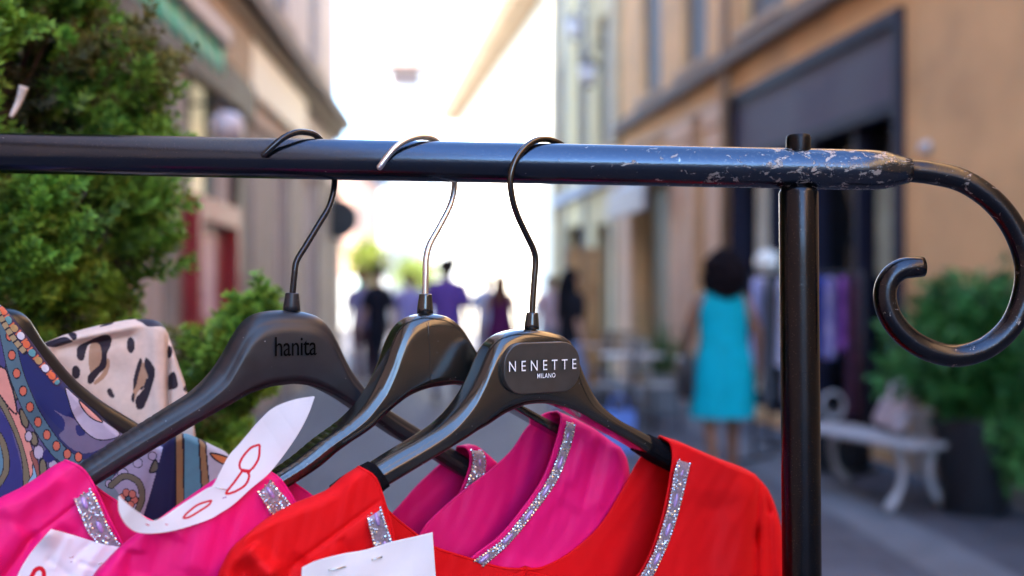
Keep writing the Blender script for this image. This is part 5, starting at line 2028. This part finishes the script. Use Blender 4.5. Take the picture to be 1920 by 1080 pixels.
def paint_paisley(px, py):
    p = Paint(px, py, (.020, .024, .10))
    # swirling ground
    sw = np.sin(px / 37 + np.sin(py / 51) * 2) * np.cos(py / 43 + px / 90)
    p.mask(sw > .45, MAUVE)
    # big lobes below the frame and to the left, in the same family of shapes
    for i in range(34):
        x, y = -240 + (i * 97) % 640, 960 + (i * 61) % 900
        p.dot(x, y, 34, 46, [LILAC, OLIVE, NAVY, PEACH, TEALC][i % 5], INKC)
        p.dot(x + 4, y + 6, 18, 26, [CORAL, LILAC, TEALC, NAVY, OLIVE][i % 5], INKC)
    # left of the dotted band
    p.poly([(-160, 600), (-20, 560), (14, 620), (24, 680), (44, 760), (72, 820), (100, 862), (120, 900), (90, 1000), (-160, 1000)], (.10, .085, .18))
    p.poly([(-140, 760), (-40, 740), (8, 780), (28, 830), (42, 890), (44, 960), (-140, 980)], (.030, .035, .17))
    p.poly([(-30, 800), (0, 822), (9, 860), (6, 890), (-10, 905), (-40, 890)], (.10, .22, .30), INKC)
    p.stroke([(-40, 790), (-4, 815), (10, 850), (10, 885), (-6, 912)], OLIVE, 5, INKC)
    p.stroke([(-30, 735), (0, 752), (18, 781), (37, 824), (48, 868), (50, 930)], OLIVE, 6, INKC)
    p.stroke([(0, 690), (8, 730), (22, 765), (40, 806), (54, 850), (62, 890), (64, 930)], PEACH, 6.5, INKC)
    p.poly([(-2, 690), (10, 692), (18, 715), (27, 745), (31, 775), (20, 768), (6, 750), (-6, 728)], PEACH, INKC)
    p.poly([(0, 630), (8, 650), (12, 680), (5, 690), (-10, 670)], (.055, .05, .17), INKC)
    p.stroke([(58, 905), (66, 890), (66, 872)], (.22, .40, .55), 5, INKC)
    p.stroke([(60, 850), (70, 880), (76, 905)], (.26, .09, .075), 4, INKC)
    p.poly([(36, 768), (46, 772), (53, 790), (50, 802), (41, 795)], OLIVE, INKC)
    p.poly([(57, 812), (66, 812), (71, 828), (66, 836), (58, 830)], OLIVE, INKC)
    p.poly([(22, 718), (28, 722), (33, 742), (28, 748)], OLIVE, INKC)
    p.dot(72, 848, 9, 12, LILAC, INKC)
    p.dot(53, 818, 6, 9, LILAC, INKC)
    p.poly([(74, 866), (84, 862), (88, 885), (84, 910), (76, 905)], OLIVE, INKC)
    p.dot(100, 872, 8, 9, LILAC, INKC)
    p.poly([(80, 850), (92, 840), (104, 856), (96, 866), (84, 864)], (.02, .02, .12))
    # right of the band
    p.poly([(36, 655), (60, 672), (92, 705), (124, 740), (140, 770), (150, 800), (118, 806), (92, 782), (70, 752), (50, 712), (40, 680)], NAVY)
    p.poly([(100, 768), (120, 779), (137, 785), (157, 807), (181, 824), (190, 840), (157, 850), (130, 838), (111, 817), (120, 805), (119, 785)], MAUVE)
    p.poly([(142, 798), (152, 800), (160, 812), (150, 818), (143, 812)], NAVY)
    p.poly([(122, 727), (140, 742), (190, 786), (224, 815), (188, 825), (160, 810), (138, 780), (128, 750)], LILAC, INKC, 1.1)
    p.poly([(147, 751), (168, 768), (192, 792), (172, 784), (156, 768)], PEACH, INKC, 1.1)
    # the teal band with coral dots
    p.stroke([(8, 600), (16, 640), (30, 700), (55, 763), (72, 793), (90, 820), (108, 843), (130, 862), (165, 880), (200, 890)], TEALC, 13, INKC)
    for x, y in ((18, 630), (22, 666), (31, 700), (43, 733), (56, 763), (71, 791), (88, 815), (106, 836), (126, 851), (147, 857)):
        p.dot(x, y, 6.2, 8.2, CORAL, INKC, 1.7)
    # the bright chain along the edge
    d_, arc = dist_line(px, py, [(-10, 560), (4, 580), (18, 606), (37, 628), (57, 658), (74, 679), (96, 704), (106, 716)])
    m = d_ < 9.0
    p.mask(m, (.030, .012, .05))
    ph = (arc / 19.0) % 1.0
    ki = (arc / 19.0).astype(int)
    el = ((ph - .5) / .40) ** 2 + (d_ / 6.0) ** 2 < 1
    for k, col in enumerate(((.62, .60, .66), (.66, .13, .05), (.10, .28, .30), (.42, .26, .10))):
        p.mask(m & el & (ki % 4 == k), col)
    p.mask(m & (~el) & (np.abs(ph) < .16) & (d_ < 6), (.64, .15, .06))
    d2, arc2 = dist_line(px, py, [(-8, 580), (4, 600), (18, 624), (32, 644), (46, 660)])
    ph2 = (arc2 / 14.0) % 1.0
    p.mask(d2 < 5.5, INKC)
    p.mask((d2 < 5.0) & (np.abs(ph2 - .5) < .38), (.36, .26, .13))
    # right shoulder: medallion, navy band, stripes
    p.poly([(205, 905), (240, 870), (290, 838), (312, 850), (300, 900), (280, 960), (262, 985), (220, 1000), (180, 960)], LILAC)
    p.poly([(150, 930), (200, 900), (215, 915), (235, 960), (200, 1000), (150, 1000)], (.22, .28, .31))
    for x, y, r in ((258, 868, 8), (230, 888, 9), (285, 855, 7), (205, 907, 7), (247, 845, 6)):
        p.dot(x, y, r, r, (.46, .41, .50), INKC)
    p.stroke([(208, 910), (232, 893), (258, 903), (266, 930), (258, 955), (246, 972)], OLIVE, 5, INKC)
    p.poly([(290, 862), (298, 880), (280, 885)], OLIVE, INKC)
    for a in range(6):
        an = a * math.pi / 3 + .2
        p.dot(240 + 12 * math.cos(an), 935 + 12 * math.sin(an), 6, 6.5, (.60, .19, .13), INKC)
    p.dot(240, 935, 4, 4, TEALC, INKC)
    p.poly([(306, 838), (332, 812), (334, 945), (318, 970), (262, 985), (280, 930)], (.012, .010, .050), sm=False)
    p.poly([(329, 800), (342, 806), (345, 945), (329, 950)], (.30, .165, .07), INKC, sm=False)
    p.poly([(343, 800), (372, 822), (382, 950), (345, 955)], (.10, .24, .29), INKC, sm=False)
    p.poly([(372, 820), (385, 832), (396, 950), (380, 955)], (.30, .165, .07), INKC, sm=False)
    p.poly([(386, 826), (460, 850), (470, 960), (397, 960)], (.50, .46, .50), sm=False)
    p.poly([(394, 850), (412, 853), (432, 862), (420, 870), (404, 862)], (.66, .20, .06), INKC)
    return p.c


LDK = (.022, .014, .024)
LTAN = (.42, .25, .155)
LCR = (.70, .55, .455)


def paint_leopard(px, py):
    p = Paint(px, py, LCR)
    # spots everywhere the picture does not show
    rnd = random.Random(3)
    for i in range(150):
        x, y = rnd.uniform(-320, 420), rnd.uniform(560, 1900)
        if 85 < x < 350 and 560 < y < 860:
            continue
        a = rnd.uniform(.6, 1.4)
        p.dot(x, y, 20 * a, 26 * a, LDK)
        p.dot(x + 5, y + 4, 12 * a, 15 * a, LTAN)
        p.dot(x + 14, y + 16, 9 * a, 12 * a, LCR)
    p.poly([(180, 640), (190, 655), (190, 680), (170, 698), (166, 670), (170, 645)], LTAN)
    p.poly([(201, 672), (206, 682), (198, 705), (180, 720), (176, 716), (192, 698)], LTAN)
    p.poly([(194, 627), (206, 629), (209, 638), (206, 652), (200, 664), (198, 688), (184, 702), (172, 719), (164, 717), (165, 704), (177, 692), (187, 682), (190, 664), (187, 648), (179, 642), (167, 646), (161, 658), (157, 674), (149, 676), (144, 668), (146, 650), (166, 638)], LDK)
    p.dot(245, 647, 7.5, 15, LDK)
    p.dot(142, 698, 8, 12.5, LDK)
    p.poly([(201, 731), (207, 728), (211, 735), (215, 744), (210, 746), (202, 740)], LDK)
    p.poly([(266, 680), (278, 690), (274, 715), (258, 735), (250, 755), (249, 735), (256, 705)], LTAN)
    p.poly([(273, 671), (284, 680), (291, 697), (286, 721), (278, 745), (268, 765), (257, 767), (254, 748), (268, 730), (277, 706), (271, 688)], LDK)
    p.poly([(262, 672), (266, 678), (260, 702), (255, 722), (250, 731), (249, 718), (254, 694)], LDK)
    p.stroke([(264, 729), (272, 722), (275, 712)], LDK, 2)
    p.poly([(248, 738), (252, 738), (250, 756), (246, 748)], LDK)
    p.poly([(84, 645), (118, 633), (131, 636), (134, 641), (98, 651)], LDK)
    p.poly([(128, 626), (141, 625), (144, 634), (136, 637)], LDK)
    p.poly([(188, 612), (208, 605), (212, 608), (190, 614)], LDK)
    p.poly([(255, 599), (288, 597), (305, 604), (314, 618), (300, 613), (278, 613), (266, 606)], LDK)
    p.poly([(314, 650), (321, 652), (322, 668), (314, 670)], LDK)
    p.poly([(316, 708), (326, 697), (332, 712), (332, 726), (316, 730)], LDK)
    p.poly([(345, 724), (352, 724), (352, 736), (344, 732)], LDK)
    p.poly([(350, 770), (358, 766), (362, 782), (354, 790)], LDK)
    return p.c


def sheet(H, label, name, top, left, right, bottom, paint, wf, wb, wtop, ridge, nx=380, ny=430, folds=(), cat='blouse'):
    """front and back of a printed blouse: top = photo-space upper edge"""
    c = H.at(*top[len(top) // 2])
    t = thing('blouse', label, cat, (c.x, c.y, 1.25))
    tx = np.array([p[0] for p in top], float)
    topc = catmull(top, 900)
    for side, wside in (('front_panel', wf), ('back_panel', wb)):
        xs = np.linspace(0, 1, nx if side == 'front_panel' else 120)
        if side == 'front_panel':
            fv = np.interp(-25, topc[:, 0], np.linspace(0, 1, 900))
            xs = np.concatenate([np.linspace(0, fv, 60)[:-1], np.linspace(fv, 1, nx)])
        topx = np.interp(xs, np.linspace(0, 1, 900), topc[:, 0])
        topy = np.interp(xs, np.linspace(0, 1, 900), topc[:, 1])
        vs = np.linspace(0, 1, ny if side == 'front_panel' else 80) ** 2.2
        px = topx[None, :] + vs[:, None] * ((xs * (right - left) + left) - topx)[None, :] * .25
        py = topy[None, :] + vs[:, None] * (bottom - topy)[None, :]
        below = py - topy[None, :]
        kt = np.sqrt(1 - (1 - np.clip(below / ridge, 0, 1)) ** 2)
        edge = np.minimum(xs, 1 - xs)[None, :] * (topx.max() - topx.min())
        ke = np.sqrt(1 - (1 - np.clip(edge / 26, 0, 1)) ** 2)
        w = wtop + (wside - wtop) * np.minimum(kt, ke)
        w = w + (fold_w(px, py, folds) + .002 * np.sin(px / 38) * smooth(below / 200)) * kt * (1 if side == 'front_panel' else -.6)
        mb = MB()
        G = H.arr(px, py, w)
        C = paint(px, py)
        if side == 'front_panel':
            mb.grid(G[:, ::-1], C[:, ::-1])
        else:
            mb.grid(G, C)
        o = mb.build(side, M_PRINT, t)
        sol = o.modifiers.new('cloth', 'SOLIDIFY')
        sol.thickness = .001
        sol.offset = 0
    return t


sheet(H0, 'navy blouse printed with coral dots, teal bands and flowers at the left edge', 'paisley',
      [(-330, 760), (-250, 690), (-180, 620), (-120, 585), (-60, 568), (-8, 570), (14, 586), (36, 612), (60, 643), (84, 676), (112, 710), (142, 741), (178, 772), (210, 800), (232, 816), (262, 826), (300, 836), (318, 824), (332, 815), (348, 814), (372, 823), (398, 836), (426, 852), (445, 885), (452, 930)],
      -330, 470, 2000, paint_paisley, -.0075, .036, .002, 14, folds=[(70, 800, 120, 1000, 30, .003), (330, 830, 320, 960, 12, -.003), (300, 850, 270, 980, 16, .003), (150, 780, 200, 840, 25, .002)])
sheet(HL, 'cream leopard print blouse behind the navy one, its shoulder ridge catching light', 'leopard',
      [(-420, 640), (-330, 640), (-200, 668), (-100, 668), (0, 660), (60, 650), (88, 642), (118, 630), (150, 620), (195, 609), (232, 602), (262, 599), (288, 601), (302, 608), (312, 622), (320, 644), (334, 685), (347, 724), (358, 768), (365, 815)],
      -420, 372, 1900, paint_leopard, -.006, .036, .010, 16, folds=[(110, 640, 240, 615, 9, -.004), (120, 652, 235, 634, 10, .004), (315, 640, 316, 850, 5, .009), (292, 640, 300, 850, 14, -.004), (210, 700, 180, 850, 30, .003)])


# ------------------------------------------------------------------ paper price tags
def paper(label, H, U, Lo, W, paint, nx=420, ny=150):
    c = H.at(*U[len(U) // 2], W[0])
    t = thing('price_tag', label, 'price tag', tuple(c))
    s = np.linspace(0, 1, nx)
    u, l = curve_at(U, s), curve_at(Lo, s)
    ws = np.interp(s, np.linspace(0, 1, len(W)), W)
    q = np.linspace(0, 1, ny)
    px = u[None, :, 0] * (1 - q)[:, None] + l[None, :, 0] * q[:, None]
    py = u[None, :, 1] * (1 - q)[:, None] + l[None, :, 1] * q[:, None]
    w = ws[None, :] + .0004 * np.sin(px / 17 + py / 23) + .0006 * np.sin(px / 41 - py / 29)
    w = np.broadcast_to(w, px.shape)
    mb = MB()
    mb.grid(H.arr(px, py, w)[::-1], paint(px, py)[::-1])
    o = mb.build('paper', M_PAPER, t)
    sol = o.modifiers.new('paper', 'SOLIDIFY')
    sol.thickness = .00025
    return t


RINK = (.62, .002, .02)


def paint_tag80(px, py):
    p = Paint(px, py, (.80, .80, .84))
    p.stroke([(485, 834), (470, 840), (455, 857), (449, 872), (454, 882), (465, 884), (476, 875), (485, 858), (487, 836)], RINK, 2.2)
    p.stroke([(455, 882), (440, 903), (424, 925), (442, 921), (460, 909), (467, 893), (463, 884)], RINK, 2.2)
    p.stroke([(455, 882), (467, 884)], RINK, 3.2)
    p.stroke([(394, 939), (372, 946), (353, 960), (344, 971), (356, 969), (376, 957), (391, 947), (396, 939)], RINK, 1.9)
    p.stroke([(418, 934), (424, 932)], (.35, .15, .35), 1.0)
    p.stroke([(274, 983), (279, 985)], RINK, 1.0)
    p.stroke([(310, 983), (314, 984)], (.6, .1, .2), .9)
    return p.c


g1 = paper('long curling white paper tag with red handwritten 80 across the middle magenta dress', H2,
           [(223, 929), (238, 944), (262, 962), (291, 976), (346, 942), (386, 917), (399, 910), (411, 888), (429, 855), (450, 831), (486, 789), (514, 764), (553, 749), (588, 743)],
           [(221, 934), (224, 962), (240, 988), (268, 1000), (322, 996), (387, 976), (415, 961), (439, 945), (472, 915), (503, 889), (533, 852), (560, 812), (579, 775), (590, 744)],
           [-.020, -.018, -.014, -.0115, -.0105, -.0105, -.0105, -.0105, -.011, -.012, -.013, -.015, -.018, -.021], paint_tag80)
st = MB()
a, b = H2.at(404, 913, -.0112), H2.at(424, 918, -.0112)
st.tube([a, a - H2.nb * .0006, b - H2.nb * .0006, b], .0003, 6)
st.build('staple', M_STAPLE, g1)


def paint_tagcrumple(px, py):
    p = Paint(px, py, (.78, .76, .82))
    p.stroke([(52, 1100), (59, 1082), (66, 1069), (76, 1066), (82, 1074), (80, 1090), (70, 1110)], RINK, 4.2)
    p.stroke([(70, 1110), (50, 1130), (52, 1160), (80, 1165), (90, 1140), (72, 1112)], RINK, 3.8)
    p.stroke([(132, 1054), (135, 1053)], (.4, .3, .4), 1.0)
    return p.c


def crumpled():
    H = H1
    U = [(96, 992), (122, 999), (149, 1007), (177, 1016), (202, 1022), (228, 1026)]
    Lo = [(20, 1110), (45, 1150), (80, 1180), (120, 1185), (160, 1160), (180, 1110)]
    c = H.at(100, 1000, -.012)
    t = thing('price_tag', 'crumpled lilac white price tag with a red digit at the lower left corner', 'price tag', tuple(c))
    nx, ny = 200, 200
    s, q = np.linspace(0, 1, nx), np.linspace(0, 1, ny)
    u, l = curve_at(U, s), curve_at(Lo, s)
    px = u[None, :, 0] * (1 - q)[:, None] + l[None, :, 0] * q[:, None]
    py = u[None, :, 1] * (1 - q)[:, None] + l[None, :, 1] * q[:, None]
    # leaf edge bows out at the left
    px = px - 10 * (np.sin(q * math.pi))[:, None] * (1 - s)[None, :] ** 2
    w = -.0105 + fold_w(px, py, [(128, 1012, 104, 1062, 9, -.0010), (168, 1018, 138, 1046, 8, .0010), (192, 1024, 150, 1082, 10, -.0012), (150, 1056, 178, 1064, 6, .0008), (92, 1050, 128, 1078, 9, .0009)])
    w = w - .008 * np.exp(-((px - 90) ** 2 + (py - 1000) ** 2) / 24.0 ** 2)
    mb = MB()
    mb.grid(H.arr(px, py, w)[::-1], paint_tagcrumple(px, py)[::-1])
    o = mb.build('paper', M_PAPER, t)
    sol = o.modifiers.new('paper', 'SOLIDIFY')
    sol.thickness = .00025
    st = MB()
    for x, y in ((130, 1046), (184, 1058)):
        a, b = H.at(x, y, -.0125), H.at(x + 7, y - 2, -.0125)
        st.tube([a + H.nb * .001, a, b, b + H.nb * .001], .0003, 6)
    st.build('staple', M_STAPLE, t)


crumpled()


def paint_plain(px, py):
    return Paint(px, py, (.80, .79, .81)).c


g3 = paper('blank white paper tag stapled to the front of the red dress', H3,
           [(566, 1064), (595, 1051), (640, 1039), (685, 1031), (731, 1017), (775, 1007), (811, 998)],
           [(560, 1180), (600, 1178), (650, 1174), (700, 1168), (745, 1160), (785, 1152), (822, 1145)],
           [-.0105, -.0112, -.0116, -.0112, -.0112, -.0118, -.0135], paint_plain, nx=120, ny=80)
for (x0, y0, x1, y1) in ((617, 1069, 648, 1062), (697, 1049, 716, 1044)):
    st = MB()
    a, b = H3.at(x0, y0, -.0122), H3.at(x1, y1, -.0122)
    st.tube([a + H3.nb * .001, a - H3.nb * .0003, b - H3.nb * .0003, b + H3.nb * .001], .00055, 8)
    st.build('staple', M_STAPLE, g3)

# ------------------------------------------------------------------ conifer on the left
TY = 1.13
TX = (-12 - 960) / FPX * TY
t = thing('tree_planter', 'terracotta brown square planter under the conifer at the left', 'planter', (TX, TY, 0))
mb = MB()
mb.add([(TX - .17, TY - .17, .0), (TX + .17, TY - .17, .0), (TX + .17, TY + .17, .0), (TX - .17, TY + .17, .0),
        (TX - .21, TY - .21, .46), (TX + .21, TY - .21, .46), (TX + .21, TY + .21, .46), (TX - .21, TY + .21, .46),
        (TX - .18, TY - .18, .46), (TX + .18, TY - .18, .46), (TX + .18, TY + .18, .46), (TX - .18, TY + .18, .46),
        (TX - .18, TY - .18, .42), (TX + .18, TY - .18, .42), (TX + .18, TY + .18, .42), (TX - .18, TY + .18, .42)],
       [(3, 2, 1, 0), (0, 1, 5, 4), (1, 2, 6, 5), (2, 3, 7, 6), (3, 0, 4, 7), (4, 5, 9, 8), (5, 6, 10, 9), (6, 7, 11, 10), (7, 4, 8, 11), (8, 9, 13, 12), (9, 10, 14, 13), (10, 11, 15, 14), (11, 8, 12, 15), (12, 13, 14, 15)])
mb.build('planter_body', mat('terracotta', (.30, .13, .07), rough=.85, var=.2), t, smooth_=False)
tree = thing('conifer_tree', 'dense green feathery conifer shrub standing behind the rack at the left', 'tree', (TX, TY, .42))
mb = MB()
mb.tube([(TX, TY, .42), (TX + .01, TY, 1.0), (TX, TY + .01, 1.6), (TX, TY, 2.0)], [.035, .028, .018, .006], 12)


EDGE = [(-700, 60), (-400, 130), (-150, 200), (0, 200), (60, 245), (100, 292), (170, 350), (250, 366), (300, 350), (350, 345), (420, 352), (470, 375), (510, 350), (560, 290), (600, 262), (640, 250), (700, 330), (780, 400), (850, 420), (950, 420), (1150, 380), (1400, 300)]


def crown_r(z):
    """radius of the crown at height z, kept inside the traced outline by the reach of its shoots"""
    py = HOR - (z - CAMZ) * FPX / TY
    return max(.02, (float(np.interp(py, [e[0] for e in EDGE], [e[1] for e in EDGE])) + 12) / FPX * TY - .080)


def sprig(mb, base, dv, ln, col, tcol):
    """a shoot with many short scale-leaved twigs along it, fuller towards the tip"""
    dv = dv.normalized()
    side = dv.cross(Vector((random.gauss(0, 1), random.gauss(0, 1), random.gauss(0, 1)))).normalized()
    up = side.cross(dv)
    n = 25
    for k in range(n):
        f = (k + random.random()) / n
        p = base + dv * ln * f
        a = k * 2.4 + random.random()
        out = side * math.cos(a) + up * math.sin(a)
        tl = (.009 + .015 * (1 - abs(f - .35))) * random.uniform(.7, 1.25)
        q = (dv * random.uniform(.7, 1.1) + out * random.uniform(.5, .9)).normalized()
        s2 = q.cross(out).normalized()
        w = random.uniform(.0009, .0015)
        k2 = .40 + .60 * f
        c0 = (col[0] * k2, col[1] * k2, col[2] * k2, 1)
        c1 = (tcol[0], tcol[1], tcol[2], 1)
        e = p + q * tl
        m_ = p + q * tl * .55
        nrm2 = q.cross(s2) * w
        mb.add([p, m_ + s2 * w, e, m_ - s2 * w, m_ + nrm2, m_ - nrm2], [(0, 1, 2), (0, 2, 3), (0, 4, 2), (0, 2, 5)], [c0, c0, c1, c0, c0, c0])
        # a side leaflet
        for sg in (-1, 1):
            e2 = m_ + (q * .6 + s2 * sg * .8).normalized() * tl * .45
            mb.add([p + q * tl * .3, m_ + q * tl * .12, e2], [(0, 1, 2)], [c0, c0, c1])


fo = MB()
br = MB()
clumps = []
for i in range(430):
    z = random.uniform(.75, 2.0)
    a = random.uniform(0, 2 * math.pi)
    r = crown_r(z) * (1 + .30 * mnoise.noise(Vector((math.cos(a) * 3, math.sin(a) * 3, z * 7))))
    rr_ = r * random.uniform(.72, 1.0)
    clumps.append((Vector((TX + math.cos(a) * rr_, TY + math.sin(a) * rr_, z)), Vector((math.cos(a), math.sin(a), 0)), 1.0))
# shoots that reach out of the outline low on the right
for px, py, Y, dx in ((500, 500, 1.30, .4), (512, 540, 1.31, .5), (480, 560, 1.30, .3), (468, 600, 1.32, .4), (440, 560, 1.34, .2), (430, 640, 1.33, .5), (410, 690, 1.33, .6), (455, 580, 1.30, .5), (420, 780, 1.31, .6), (445, 800, 1.30, .7), (400, 740, 1.35, .4), (380, 640, 1.36, .4), (485, 530, 1.30, .3), (440, 760, 1.3, .6), (395, 600, 1.36, .3), (360, 690, 1.36, .3), (425, 725, 1.33, .5)):
    q = P(px, py, Y)
    q = P(px - 6, py + 78, Y - .22)
    clumps.append((q - Vector((.012, 0, .026)), Vector((dx, -.2, .2)), .66))
    br.tube([(TX + .1, TY, q.z - .16), ((TX + q.x) / 2 + .05, (TY + Y) / 2, q.z - .07), tuple(q - Vector((.02, 0, .03)))], [.006, .004, .002], 6)
for base, outd, sc in clumps:
    k = random.uniform(.6, 1.35)
    warm = random.random()
    col = (.055 * k + .035 * warm, .155 * k, .022 * k)
    tcol = (.24 * k + .14 * warm, .52 * k, .055 * k)
    if random.random() < .13:
        col = (.10 * k, .085 * k, .020 * k)
        tcol = (.22 * k, .21 * k, .045 * k)
    if sc == 1.0:
        c0 = Vector((TX, TY, base.z - .12))
        if random.random() < .35:
            br.tube([tuple(c0), tuple((c0 + base) / 2 + Vector((0, 0, -.01))), tuple(base)], [.005, .0035, .002], 5)
    for s_ in range(11 if sc == 1.0 else 12):
        dv = outd * random.uniform(.25, 1.0) + Vector((random.gauss(0, .38), random.gauss(0, .38), random.uniform(.15, 1.05)))
        off = Vector((random.gauss(0, .016), random.gauss(0, .016), random.gauss(0, .019))) * sc
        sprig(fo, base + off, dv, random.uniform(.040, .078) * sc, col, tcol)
# duller inner growth that closes the crown, colour darkened to imitate shaded gaps
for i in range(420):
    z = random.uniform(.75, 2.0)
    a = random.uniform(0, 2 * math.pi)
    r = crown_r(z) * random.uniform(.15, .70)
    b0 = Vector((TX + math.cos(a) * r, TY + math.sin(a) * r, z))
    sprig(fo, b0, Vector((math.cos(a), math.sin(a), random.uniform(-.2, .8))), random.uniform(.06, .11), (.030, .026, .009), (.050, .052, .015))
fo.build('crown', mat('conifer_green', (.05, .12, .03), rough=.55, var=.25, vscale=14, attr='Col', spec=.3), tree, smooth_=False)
br.build('branches', M_BARK, tree)
mb.build('trunk', M_BARK, tree)
q = P(32, 188, .95)
mb = MB()
mb.tube(catmull([tuple(q + Vector((-.006, 0, -.016))), tuple(q + Vector((0, .004, 0))), tuple(q + Vector((.005, .003, .014)))], 12), np.linspace(.002, .0045, 12), 8)
tag(mb.build('dry_twig', mat('pale_dry_wood', (.62, .52, .44), rough=.8), None, origin=q), 'pale dry bit of twig caught in the conifer at upper left', 'twig')
